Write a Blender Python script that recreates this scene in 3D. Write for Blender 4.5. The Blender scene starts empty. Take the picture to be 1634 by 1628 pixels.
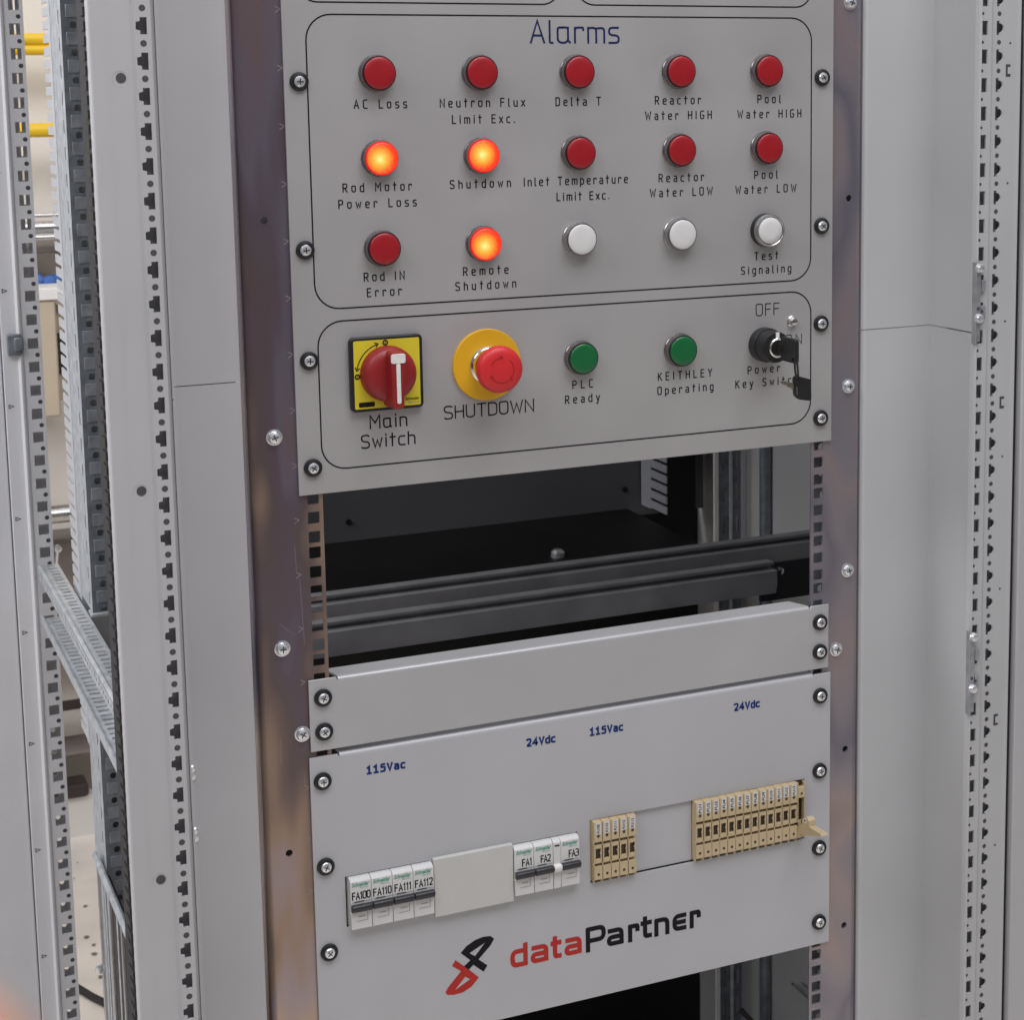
import bpy, bmesh, math, random
from mathutils import Vector, Matrix
from mathutils.geometry import tessellate_polygon

random.seed(7)
S = 0.001                      # everything below is written in millimetres
scene = bpy.context.scene
COL = scene.collection

# ------------------------------------------------------------------ camera
F_PX, CX, CY, PW, PH = 2919.24, 1033.74, 559.11, 1634.0, 1628.0
CAM = Vector((-596.968, -1400.104, 339.736))
TILT, YAW, ROLL = 1.42636, -0.43977, -0.00908
ROT = Matrix.Rotation(YAW, 3, 'Z') @ Matrix.Rotation(TILT, 3, 'X') @ Matrix.Rotation(ROLL, 3, 'Z')
cd = bpy.data.cameras.new('camera')
cam = bpy.data.objects.new('camera', cd)
COL.objects.link(cam)
cam.matrix_world = Matrix.Translation(CAM * S) @ ROT.to_4x4()
cd.sensor_fit = 'HORIZONTAL'
cd.sensor_width = 36.0
cd.lens = F_PX / PW * 36.0
cd.shift_x = (PW / 2 - CX) / PW
cd.shift_y = (CY - PH / 2) / PW
cd.clip_start = 0.01
cd.clip_end = 60
cd.dof.use_dof = True
cd.dof.focus_distance = 1.46
cd.dof.aperture_fstop = 27.0
scene.camera = cam

# ------------------------------------------------------------------ world, lamps, exposure
w = bpy.data.worlds.new('World'); scene.world = w; w.use_nodes = True
nt = w.node_tree
bg = nt.nodes['Background']
tc = nt.nodes.new('ShaderNodeTexCoord'); sp = nt.nodes.new('ShaderNodeSeparateXYZ')
rp_ = nt.nodes.new('ShaderNodeValToRGB')
nt.links.new(tc.outputs['Generated'], sp.inputs[0]); nt.links.new(sp.outputs['Z'], rp_.inputs[0])
rp_.color_ramp.elements[0].position = 0.0; rp_.color_ramp.elements[0].color = (0.13, 0.124, 0.132, 1)
rp_.color_ramp.elements[1].position = 0.55; rp_.color_ramp.elements[1].color = (0.50, 0.508, 0.55, 1)
nt.links.new(rp_.outputs[0], bg.inputs[0]); bg.inputs[1].default_value = 0.72


def area(name, loc, target, sx, sy, power, color):
    ld = bpy.data.lights.new(name, 'AREA'); ld.shape = 'RECTANGLE'
    ld.size = sx; ld.size_y = sy; ld.energy = power; ld.color = color
    o = bpy.data.objects.new(name, ld); COL.objects.link(o)
    o.location = Vector(loc)
    o.rotation_euler = (Vector(target) - Vector(loc)).to_track_quat('-Z', 'Y').to_euler()
    return o


area('ceiling_or_fill_light', (0.15, -1.25, 2.3), (0.0, 0.0, -0.1), 1.9, 1.3, 48, (0.968, 0.970, 1.0))
area('ceiling_or_fill_light', (-2.1, 0.55, 1.15), (0.3, 0.4, -0.15), 1.2, 0.9, 34, (0.985, 0.98, 1.0))  # fill light added at the left to brighten the cabinet inside
area('ceiling_or_fill_light', (-0.6, 1.4, 2.2), (-0.4, 2.0, -0.4), 1.2, 0.6, 14, (1.0, 0.96, 0.9))
area('ceiling_or_fill_light', (-1.6, -0.75, 1.7), (-0.35, 0.3, 0.0), 1.2, 1.0, 18, (0.97, 0.97, 1.0))  # fill light added at front left to lift the rear post
scene.view_settings.view_transform = 'Standard'
scene.view_settings.look = 'None'
scene.view_settings.exposure = 0.0
scene.view_settings.gamma = 1.0
scene.view_settings.use_curve_mapping = False


# ------------------------------------------------------------------ helpers
def at(px, py, Y):
    """point on the plane y = Y (mm) measured in the photograph"""
    d = ROT @ Vector(((px - CX) / F_PX, -(py - CY) / F_PX, -1.0))
    t = (Y - CAM.y) / d.y
    return CAM + d * t


def arc(cx, cy, r, a0, a1, n=10, ry=None):
    ry = r if ry is None else ry
    return [(cx + r * math.cos(math.radians(a0 + (a1 - a0) * i / n)), cy + ry * math.sin(math.radians(a0 + (a1 - a0) * i / n))) for i in range(n + 1)]


def circ(cx, cy, r, n=20):
    return [(cx + r * math.cos(2 * math.pi * i / n), cy + r * math.sin(2 * math.pi * i / n)) for i in range(n)]


def rect(x0, x1, z0, z1):
    return [(x0, z0), (x1, z0), (x1, z1), (x0, z1)]


def rrect(x0, x1, z0, z1, r, n=4):
    return (arc(x1 - r, z0 + r, r, -90, 0, n) + arc(x1 - r, z1 - r, r, 0, 90, n) + arc(x0 + r, z1 - r, r, 90, 180, n) + arc(x0 + r, z0 + r, r, 180, 270, n))


def rounded(pts, r, n=4, closed=False):
    """polyline with its corners rounded by about r"""
    out = []
    P = [Vector(p) for p in pts]
    N = len(P)
    for i in range(N):
        if not closed and i in (0, N - 1):
            out.append(tuple(P[i])); continue
        a, b, c = P[i - 1], P[i], P[(i + 1) % N]
        u, v = a - b, c - b
        d = min(r, u.length * 0.5, v.length * 0.5)
        p0, p1 = b + u.normalized() * d, b + v.normalized() * d
        for k in range(n + 1):
            t = k / n
            out.append(tuple((1 - t) ** 2 * p0 + 2 * t * (1 - t) * b + t * t * p1))
    return out


MAP = {'y': lambda u, v, d: (u, d, v), 'z': lambda u, v, d: (u, v, d), 'x': lambda u, v, d: (d, u, v)}


class MB:
    def __init__(s):
        s.v, s.f, s.m = [], [], []
        s.mat = 0

    def face(s, pts, mi=None):
        b = len(s.v); s.v += [tuple(p) for p in pts]
        s.f.append(tuple(range(b, b + len(pts)))); s.m.append(s.mat if mi is None else mi)

    def box(s, x0, x1, y0, y1, z0, z1):
        b = len(s.v)
        s.v += [(x, y, z) for x in (x0, x1) for y in (y0, y1) for z in (z0, z1)]
        for q in ((0, 1, 3, 2), (4, 6, 7, 5), (0, 4, 5, 1), (2, 3, 7, 6), (0, 2, 6, 4), (1, 5, 7, 3)):
            s.f.append(tuple(b + i for i in q)); s.m.append(s.mat)
        return s

    def prism(s, poly, d0, d1, holes=(), axis='y', sides=True, back=True):
        fn = MAP[axis]
        loops = [list(poly)] + [list(h) for h in holes]
        flat = [p for l in loops for p in l]
        n = len(flat); b = len(s.v)
        s.v += [fn(p[0], p[1], d0) for p in flat] + [fn(p[0], p[1], d1) for p in flat]
        if holes:
            tris = tessellate_polygon([[Vector((p[0], p[1], 0)) for p in l] for l in loops])
        else:
            tris = [tuple(range(n))]
        for t in tris:
            s.f.append(tuple(b + i for i in t)); s.m.append(s.mat)
            if back:
                s.f.append(tuple(b + n + i for i in reversed(t))); s.m.append(s.mat)
        k = 0
        for li, l in enumerate(loops):
            if li > 0 or sides:
                for i in range(len(l)):
                    j = (i + 1) % len(l)
                    s.f.append((b + k + i, b + k + j, b + n + k + j, b + n + k + i)); s.m.append(s.mat)
            k += len(l)
        return s

    def loft(s, A, yA, B, yB, axis='y', cap0=True, cap1=True):
        fn = MAP[axis]; n = len(A); b = len(s.v)
        s.v += [fn(p[0], p[1], yA) for p in A] + [fn(p[0], p[1], yB) for p in B]
        for i in range(n):
            j = (i + 1) % n
            s.f.append((b + i, b + j, b + n + j, b + n + i)); s.m.append(s.mat)
        if cap0: s.f.append(tuple(b + i for i in range(n))); s.m.append(s.mat)
        if cap1: s.f.append(tuple(b + n + i for i in range(n))); s.m.append(s.mat)
        return s

    def lathe(s, prof, c=(0, 0, 0), seg=40, axis='y'):
        """profile of (radius, y) turned about the y axis through c"""
        rings = []
        for r, y in prof:
            if r < 1e-6:
                rings.append([len(s.v)]); s.v.append((c[0], c[1] + y, c[2]))
            else:
                rings.append(list(range(len(s.v), len(s.v) + seg)))
                for i in range(seg):
                    a = 2 * math.pi * i / seg
                    s.v.append((c[0] + r * math.cos(a), c[1] + y, c[2] + r * math.sin(a)))
        for A, B in zip(rings, rings[1:]):
            for i in range(seg):
                j = (i + 1) % seg
                q = (A[i % len(A)], A[j % len(A)], B[j % len(B)], B[i % len(B)])
                q = tuple(dict.fromkeys(q))
                if len(q) > 2:
                    s.f.append(q); s.m.append(s.mat)
        return s

    def tube(s, path, r, seg=12, caps=True):
        P = [Vector(p) for p in path]; rings = []
        up = None
        for i, p in enumerate(P):
            t = (P[min(i + 1, len(P) - 1)] - P[max(i - 1, 0)]).normalized()
            if up is None:
                up = Vector((0, 0, 1)) if abs(t.z) < .9 else Vector((0, 1, 0))
            n = (up - t * up.dot(t)).normalized(); bb = t.cross(n); up = n
            rr = r[i] if isinstance(r, (list, tuple)) else r
            rings.append(len(s.v))
            for k in range(seg):
                a = 2 * math.pi * k / seg
                s.v.append(tuple(p + n * rr * math.cos(a) + bb * rr * math.sin(a)))
        for A, B in zip(rings, rings[1:]):
            for k in range(seg):
                j = (k + 1) % seg
                s.f.append((A + k, A + j, B + j, B + k)); s.m.append(s.mat)
        if caps:
            s.f.append(tuple(rings[0] + k for k in range(seg))); s.m.append(s.mat)
            s.f.append(tuple(rings[-1] + k for k in range(seg))); s.m.append(s.mat)
        return s

    def ribbon(s, pts, wd, y, closed=False, axis='y'):
        """flat painted / engraved stroke along a polyline (u, v)"""
        fn = MAP[axis]
        P = [Vector((p[0], p[1])) for p in pts]
        Q = [P[0]]
        for p in P[1:]:
            if (p - Q[-1]).length > 1e-4: Q.append(p)
        if closed and (Q[0] - Q[-1]).length < 1e-4: Q.pop()
        n = len(Q)
        if n < 2: return s
        L, R = [], []
        for i in range(n):
            if closed: a, c = Q[i - 1], Q[(i + 1) % n]
            else: a, c = Q[max(i - 1, 0)], Q[min(i + 1, n - 1)]
            d0 = (Q[i] - a); d1 = (c - Q[i])
            if d0.length < 1e-9: d0 = d1
            if d1.length < 1e-9: d1 = d0
            d0 = d0.normalized(); d1 = d1.normalized()
            t = d0 + d1
            t = t.normalized() if t.length > 1e-3 else d1
            nn = Vector((-t.y, t.x)); k = max(0.45, nn.dot(Vector((-d0.y, d0.x))))
            off = nn * (wd / 2 / k)
            q = Q[i].copy()
            if not closed and i == 0: q -= d1 * wd * .35
            if not closed and i == n - 1: q += d0 * wd * .35
            L.append(q + off); R.append(q - off)
        b = len(s.v)
        s.v += [fn(p.x, p.y, y) for p in L] + [fn(p.x, p.y, y) for p in R]
        for i in range(n if closed else n - 1):
            j = (i + 1) % n
            s.f.append((b + i, b + n + i, b + n + j, b + j)); s.m.append(s.mat)
        return s

    def build(s, name, mats, parent=None, loc=(0, 0, 0), smooth=30, bevel=0.0, seg=2, flip=False):
        me = bpy.data.meshes.new(name)
        me.from_pydata([(v[0] * S, v[1] * S, v[2] * S) for v in s.v], [], s.f)
        if not isinstance(mats, (list, tuple)): mats = [mats]
        for m in mats: me.materials.append(m)
        me.polygons.foreach_set('material_index', s.m)
        bm = bmesh.new(); bm.from_mesh(me)
        bmesh.ops.remove_doubles(bm, verts=bm.verts, dist=1e-6)
        bmesh.ops.recalc_face_normals(bm, faces=bm.faces)
        bm.to_mesh(me); bm.free()
        if smooth:
            me.polygons.foreach_set('use_smooth', [True] * len(me.polygons))
            me.set_sharp_from_angle(angle=math.radians(smooth))
        o = bpy.data.objects.new(name, me); COL.objects.link(o)
        o.location = Vector(loc) * S
        if parent: o.parent = parent
        if smooth == 50:
            wn = o.modifiers.new('weighted', 'WEIGHTED_NORMAL'); wn.keep_sharp = True; wn.weight = 100
        if bevel:
            mo = o.modifiers.new('bevel', 'BEVEL'); mo.width = bevel * S; mo.segments = seg
            mo.limit_method = 'ANGLE'; mo.angle_limit = math.radians(40)
            mo.harden_normals = False
        return o


def tag(o, label, cat, group=None):
    o['label'] = label; o['category'] = cat
    if group: o['group'] = group
    return o


def thing(name, label, cat, loc=(0, 0, 0), group=None):
    o = bpy.data.objects.new(name, None); COL.objects.link(o)
    o.location = Vector(loc) * S; o.empty_display_size = .01
    return tag(o, label, cat, group)


def copy_tree(o, parent=None):
    c = o.copy(); COL.objects.link(c)
    if parent: c.parent = parent
    for ch in list(o.children): copy_tree(ch, c)
    return c


def dup(o, loc, label, group=None):
    c = copy_tree(o); c.location = Vector(loc) * S; c['label'] = label
    if group: c['group'] = group
    return c


# ------------------------------------------------------------------ materials
def mat(name, col, rough=.5, metal=0.0, var=.06, scale=40.0, bump=0.0, bscale=900.0, coat=0.0, spec=None, aniso=None):
    m = bpy.data.materials.new(name); m.use_nodes = True
    n, l = m.node_tree.nodes, m.node_tree.links
    b = n['Principled BSDF']
    b.inputs['Roughness'].default_value = rough; b.inputs['Metallic'].default_value = metal
    if coat: b.inputs['Coat Weight'].default_value = coat; b.inputs['Coat Roughness'].default_value = .12
    if spec is not None: b.inputs['Specular IOR Level'].default_value = spec
    t = n.new('ShaderNodeTexCoord')
    src = t.outputs['Object']
    if aniso:
        mp = n.new('ShaderNodeMapping'); mp.inputs['Scale'].default_value = aniso
        l.new(src, mp.inputs['Vector']); src = mp.outputs[0]
    ns = n.new('ShaderNodeTexNoise'); ns.inputs['Scale'].default_value = scale; ns.inputs['Detail'].default_value = 6
    l.new(src, ns.inputs['Vector'])
    r = n.new('ShaderNodeValToRGB')
    r.color_ramp.elements[0].position = .3; r.color_ramp.elements[1].position = .7
    r.color_ramp.elements[0].color = tuple(c * (1 - var) for c in col) + (1,)
    r.color_ramp.elements[1].color = tuple(min(1, c * (1 + var)) for c in col) + (1,)
    l.new(ns.outputs[0], r.inputs[0]); l.new(r.outputs[0], b.inputs['Base Color'])
    rr = n.new('ShaderNodeMapRange'); rr.inputs[3].default_value = max(.02, rough - .09); rr.inputs[4].default_value = rough + .09
    l.new(ns.outputs[0], rr.inputs[0]); l.new(rr.outputs[0], b.inputs['Roughness'])
    if bump:
        n2 = n.new('ShaderNodeTexNoise'); n2.inputs['Scale'].default_value = bscale; n2.inputs['Detail'].default_value = 3
        l.new(t.outputs['Object'], n2.inputs['Vector'])
        bp = n.new('ShaderNodeBump'); bp.inputs['Strength'].default_value = bump; bp.inputs['Distance'].default_value = .0004
        l.new(n2.outputs[0], bp.inputs['Height']); l.new(bp.outputs[0], b.inputs['Normal'])
    return m


def film_metal(name, stops, base_rough=.34, metal=.75, sz=5.0, sx=16.0, grad=0.0, off=0.0, gx=0.0):
    """zinc sheet with an iridescent passivation film of wandering tint; grad paints reflected tone along its height"""
    m = bpy.data.materials.new(name); m.use_nodes = True
    n, l = m.node_tree.nodes, m.node_tree.links
    b = n['Principled BSDF']
    t = n.new('ShaderNodeTexCoord'); mp = n.new('ShaderNodeMapping')
    mp.inputs['Scale'].default_value = (sx, sx, sz); mp.inputs['Location'].default_value = (off, off * 2, off * 3)
    l.new(t.outputs['Object'], mp.inputs[0])
    ns = n.new('ShaderNodeTexNoise'); ns.inputs['Scale'].default_value = 1.0; ns.inputs['Detail'].default_value = 2.5; ns.inputs['Distortion'].default_value = .25
    l.new(mp.outputs[0], ns.inputs['Vector'])
    sp = n.new('ShaderNodeSeparateXYZ'); l.new(t.outputs['Object'], sp.inputs[0])
    ma = n.new('ShaderNodeMath'); ma.operation = 'MULTIPLY_ADD'; ma.inputs[1].default_value = grad
    of = n.new('ShaderNodeMath'); of.operation = 'MULTIPLY_ADD'; of.inputs[1].default_value = 2.0; of.inputs[2].default_value = -.50 - .9 * grad - gx * .028
    l.new(ns.outputs[0], of.inputs[0])
    l.new(sp.outputs['Z'], ma.inputs[0]);     mx = n.new('ShaderNodeMath'); mx.operation = 'MULTIPLY_ADD'; mx.inputs[1].default_value = -gx
    l.new(sp.outputs['X'], mx.inputs[0]); l.new(of.outputs[0], mx.inputs[2]); l.new(mx.outputs[0], ma.inputs[2])
    r = n.new('ShaderNodeValToRGB')
    e = r.color_ramp.elements
    e[0].position, e[0].color = stops[0][0], tuple(stops[0][1]) + (1,)
    e[1].position, e[1].color = stops[-1][0], tuple(stops[-1][1]) + (1,)
    for p, c in stops[1:-1]:
        x = e.new(p); x.color = tuple(c) + (1,)
    l.new(ma.outputs[0], r.inputs[0]); l.new(r.outputs[0], b.inputs['Base Color'])
    b.inputs['Metallic'].default_value = metal
    n3 = n.new('ShaderNodeTexNoise'); n3.inputs['Scale'].default_value = 750; n3.inputs['Detail'].default_value = 4
    l.new(t.outputs['Object'], n3.inputs['Vector'])
    bu = n.new('ShaderNodeBump'); bu.inputs['Strength'].default_value = .10; bu.inputs['Distance'].default_value = .0004
    l.new(n3.outputs[0], bu.inputs['Height']); l.new(bu.outputs[0], b.inputs['Normal'])
    n2 = n.new('ShaderNodeTexNoise'); n2.inputs['Scale'].default_value = 260; n2.inputs['Detail'].default_value = 5
    l.new(t.outputs['Object'], n2.inputs['Vector'])
    rr = n.new('ShaderNodeMapRange'); rr.inputs[3].default_value = base_rough - .07; rr.inputs[4].default_value = base_rough + .09
    l.new(n2.outputs[0], rr.inputs[0]); l.new(rr.outputs[0], b.inputs['Roughness'])
    return m


M = {}
M['panel'] = mat('anodised_panel', (.445, .433, .431), .42, .35, .05, 9, .08, 1600)
M['blank'] = mat('coated_panel', (.465, .462, .468), .38, .25, .045, 11, .05, 1400)
M['lower'] = mat('painted_panel', (.468, .468, .484), .42, .1, .04, 9, .05, 1400)
M['paint'] = mat('grey_paint', (.452, .446, .456), .45, 0, .05, 6, .12, 1500)
M['paint_r'] = mat('grey_paint_cool', (.46, .463, .468), .43, 0, .05, 6, .12, 1500)
M['paint_rear'] = mat('light_paint', (.64, .64, .66), .5, 0, .03, 14, .1, 1500)
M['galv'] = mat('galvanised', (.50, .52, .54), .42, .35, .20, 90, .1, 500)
M['galv_dark'] = mat('galvanised_dark', (.21, .235, .26), .40, .5, .25, 80, .1, 500)  # darker copy of galvanised; holds the dark reflection of front faces
M['galv_mid'] = mat('galvanised_tab', (.27, .29, .315), .40, .4, .2, 80, .1, 500)
M['mark'] = mat('scribed_mark', (.34, .29, .28), .5, 0, .2, 300)
M['bracketdark'] = mat('dark_bracket', (.022, .023, .028), .45, .1, .2, 40)
M['galv_hinge'] = mat('galvanised_bracket', (.38, .39, .41), .38, .5, .2, 80)
M['black'] = mat('black_plastic', (.012, .012, .013), .42, 0, .1, 60, .1, 1500)
M['rubber'] = mat('black_rubber', (.02, .018, .018), .7, 0, .1, 60)
M['blacksteel'] = mat('black_steel', (.25, .245, .255), .45, .1, .15, 25, .08, 900)
M['darkwall'] = mat('dark_back_panel', (.135, .138, .148), .5, 0, .08, 8)
M['blackplate'] = mat('black_plate', (.005, .005, .005), .6, 0, .2, 12)
M['hole'] = mat('recess', (.065, .06, .064), .7, 0, .05, 30)
M['screw'] = mat('zinc_screw', (.80, .81, .83), .25, .75, .18, 400, .3, 900)
M['recess'] = mat('screw_recess', (.06, .065, .07), .4, .8, .1, 200)
M['chrome'] = mat('chrome', (.78, .77, .75), .12, 1.0, .05, 200)
M['ink'] = mat('black_ink', (.008, .007, .008), .7, 0, .2, 150, spec=.2)
M['navy'] = mat('navy_ink', (.010, .016, .085), .65, 0, .15, 150, spec=.25)
M['blueprint'] = mat('blue_print', (.008, .030, .15), .65, 0, .1, 150, spec=.25)
M['red_lens'] = mat('red_lens', (.32, .005, .012), .40, 0, .05, 60, .05, 900, coat=.15)
M['green_lens'] = mat('green_lens', (.004, .12, .034), .34, 0, .06, 60, .05, 900, coat=.15)
M['white_lens'] = mat('white_lens', (.66, .65, .64), .38, 0, .03, 60, coat=.1)
M['bezel'] = mat('smoke_bezel', (.22, .20, .20), .24, .8, .15, 120)
M['bezel_edge'] = mat('lens_edge', (.03, .008, .010), .32, .1, .1, 100)
M['bezel_silver'] = mat('silver_bezel', (.40, .40, .40), .25, .85, .1, 120)
M['knob_red'] = mat('red_knob', (.27, .013, .015), .42, 0, .05, 50, .1, 1200)
M['mush_red'] = mat('red_mushroom', (.62, .022, .026), .42, 0, .04, 50, .1, 1200)
M['arrow_red'] = mat('moulded_arrow', (.34, .012, .014), .5, 0, .04, 50)
M['yellow'] = mat('yellow_plastic', (.70, .38, .010), .45, 0, .03, 50, .06, 1200)
M['legend'] = mat('yellow_legend', (.66, .55, .028), .42, 0, .03, 50)
M['pointer'] = mat('white_pointer', (.72, .70, .66), .5, 0, .08, 300)
M['breaker'] = mat('white_breaker', (.64, .63, .62), .40, 0, .025, 60, .06, 1500)
M['cover'] = mat('grey_cover', (.54, .535, .515), .5, 0, .02, 40, .06, 1500)
M['toggle'] = mat('dark_toggle', (.028, .027, .032), .33, 0, .1, 100)
M['green_ink'] = mat('green_print', (.10, .33, .24), .5, 0, .1, 300)
M['grey_ink'] = mat('grey_print', (.30, .29, .29), .5, 0, .1, 300)
M['beige'] = mat('beige_plastic', (.53, .42, .255), .46, 0, .05, 60, .08, 1500)
M['beige_dark'] = mat('beige_shade', (.46, .33, .17), .5, 0, .05, 60)
M['window'] = mat('fuse_window', (.035, .022, .013), .3, 0, .2, 200)
M['tag'] = mat('white_tag', (.66, .65, .64), .55, 0, .03, 200)
M['logo_red'] = mat('logo_red', (.43, .030, .024), .65, 0, .04, 80, spec=.25)
M['logo_black'] = mat('logo_black', (.008, .007, .010), .7, 0, .1, 80, spec=.2)
M['brass'] = mat('key_metal', (.45, .43, .36), .3, 1.0, .1, 300)
M['cream'] = mat('cream_wall', (.76, .71, .64), .8, 0, .04, 3)
M['floor'] = mat('pale_floor', (.76, .70, .63), .6, 0, .10, 9, .1, 60)
M['ypipe'] = mat('yellow_pipe', (.78, .50, .015), .4, 0, .05, 20)
M['steel'] = mat('polished_steel', (.62, .61, .60), .28, .9, .1, 20)
M['bluecloth'] = mat('blue_cloth', (.05, .12, .36), .8, 0, .3, 30)
M['machine'] = mat('machine_grey', (.20, .17, .155), .6, .1, .2, 14)
M['machine_dark'] = mat('machine_dark', (.045, .032, .032), .5, .1, .3, 16)
M['beigebox'] = mat('beige_enamel', (.52, .44, .33), .5, 0, .04, 10)
M['whitebox'] = mat('white_enamel', (.78, .76, .73), .5, 0, .03, 10)
M['duct_in'] = mat('duct_plastic_inside', (.36, .365, .39), .5, 0, .04, 50)  # duct plastic, set darker for use inside the cabinet
M['duct'] = mat('duct_plastic', (.52, .53, .55), .5, 0, .04, 50)
M['skin'] = mat('skin', (.55, .29, .20), .5, 0, .08, 60)
M['nail'] = mat('nail', (.70, .42, .34), .3, 0, .05, 60)
M['rail_l'] = film_metal('zinc_film_left', [(.04, (.45, .34, .27)), (.16, (.46, .35, .28)), (.26, (.38, .31, .32)), (.36, (.36, .255, .19)), (.46, (.23, .165, .145)), (.55, (.155, .118, .12)), (.66, (.155, .118, .145)), (.78, (.19, .165, .205)), (.95, (.21, .15, .165))], .34, .6, 3.6, 15, .62, 1.3, gx=3.2)  # film tints and the reflected room tones both put into this ramp
M['rail_r'] = film_metal('zinc_film_right', [(.20, (.32, .255, .235)), (.34, (.38, .305, .295)), (.44, (.31, .28, .305)), (.54, (.215, .20, .235)), (.66, (.30, .27, .295)), (.78, (.35, .285, .295)), (.95, (.27, .275, .32))], .33, .6, 4, 8, .15, 4.1)


def glow_mat(name):
    m = bpy.data.materials.new(name); m.use_nodes = True
    n, l = m.node_tree.nodes, m.node_tree.links
    b = n['Principled BSDF']; b.inputs['Base Color'].default_value = (.5, .03, .01, 1); b.inputs['Roughness'].default_value = .35
    t = n.new('ShaderNodeTexCoord'); mp = n.new('ShaderNodeMapping')
    mp.inputs['Scale'].default_value = (1, 0, 1); mp.inputs['Location'].default_value = (.0022, 0, .0005)
    l.new(t.outputs['Object'], mp.inputs[0])
    ln = n.new('ShaderNodeVectorMath'); ln.operation = 'LENGTH'; l.new(mp.outputs[0], ln.inputs[0])
    mu = n.new('ShaderNodeMath'); mu.operation = 'MULTIPLY'; mu.inputs[1].default_value = 1 / .0150
    l.new(ln.outputs['Value'], mu.inputs[0])
    r = n.new('ShaderNodeValToRGB'); e = r.color_ramp.elements
    e[0].position = 0; e[0].color = (1.5, .95, .30, 1)
    e[1].position = 1; e[1].color = (.60, .006, .004, 1)
    x = e.new(.30); x.color = (1.3, .52, .06, 1)
    x = e.new(.60); x.color = (1.15, .20, .018, 1)
    x = e.new(.77); x.color = (1.0, .040, .008, 1)
    nz = n.new('ShaderNodeTexNoise'); nz.inputs['Scale'].default_value = 420; nz.inputs['Detail'].default_value = 2
    l.new(t.outputs['Object'], nz.inputs['Vector'])
    wv = n.new('ShaderNodeTexWave'); wv.wave_type = 'RINGS'; wv.rings_direction = 'Y'; wv.inputs['Scale'].default_value = 230; wv.inputs['Distortion'].default_value = 0
    l.new(t.outputs['Object'], wv.inputs['Vector'])
    m1 = n.new('ShaderNodeMath'); m1.operation = 'MULTIPLY_ADD'; m1.inputs[1].default_value = .16; l.new(nz.outputs[0], m1.inputs[0]); l.new(mu.outputs[0], m1.inputs[2])
    m2 = n.new('ShaderNodeMath'); m2.operation = 'MULTIPLY_ADD'; m2.inputs[1].default_value = .05; l.new(wv.outputs['Fac'], m2.inputs[0]); l.new(m1.outputs[0], m2.inputs[2])
    m3 = n.new('ShaderNodeMath'); m3.operation = 'SUBTRACT'; m3.inputs[1].default_value = .12; l.new(m2.outputs[0], m3.inputs[0])
    l.new(m3.outputs[0], r.inputs[0]); l.new(r.outputs[0], b.inputs['Emission Color'])
    b.inputs['Emission Strength'].default_value = 1.0
    return m


M['lit_lens'] = glow_mat('lit_lens')
M['lit_side'] = bpy.data.materials.new('lit_lens_side'); M['lit_side'].use_nodes = True
_b = M['lit_side'].node_tree.nodes['Principled BSDF']
_b.inputs['Base Color'].default_value = (.3, .01, .006, 1); _b.inputs['Emission Color'].default_value = (1, .010, .005, 1); _b.inputs['Emission Strength'].default_value = 6.0

M['lit_rim'] = bpy.data.materials.new('lit_lens_rim'); M['lit_rim'].use_nodes = True
_b = M['lit_rim'].node_tree.nodes['Principled BSDF']
_b.inputs['Base Color'].default_value = (.06, .004, .003, 1); _b.inputs['Roughness'].default_value = .4; _b.inputs['Emission Color'].default_value = (1, .012, .006, 1); _b.inputs['Emission Strength'].default_value = .45

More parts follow.
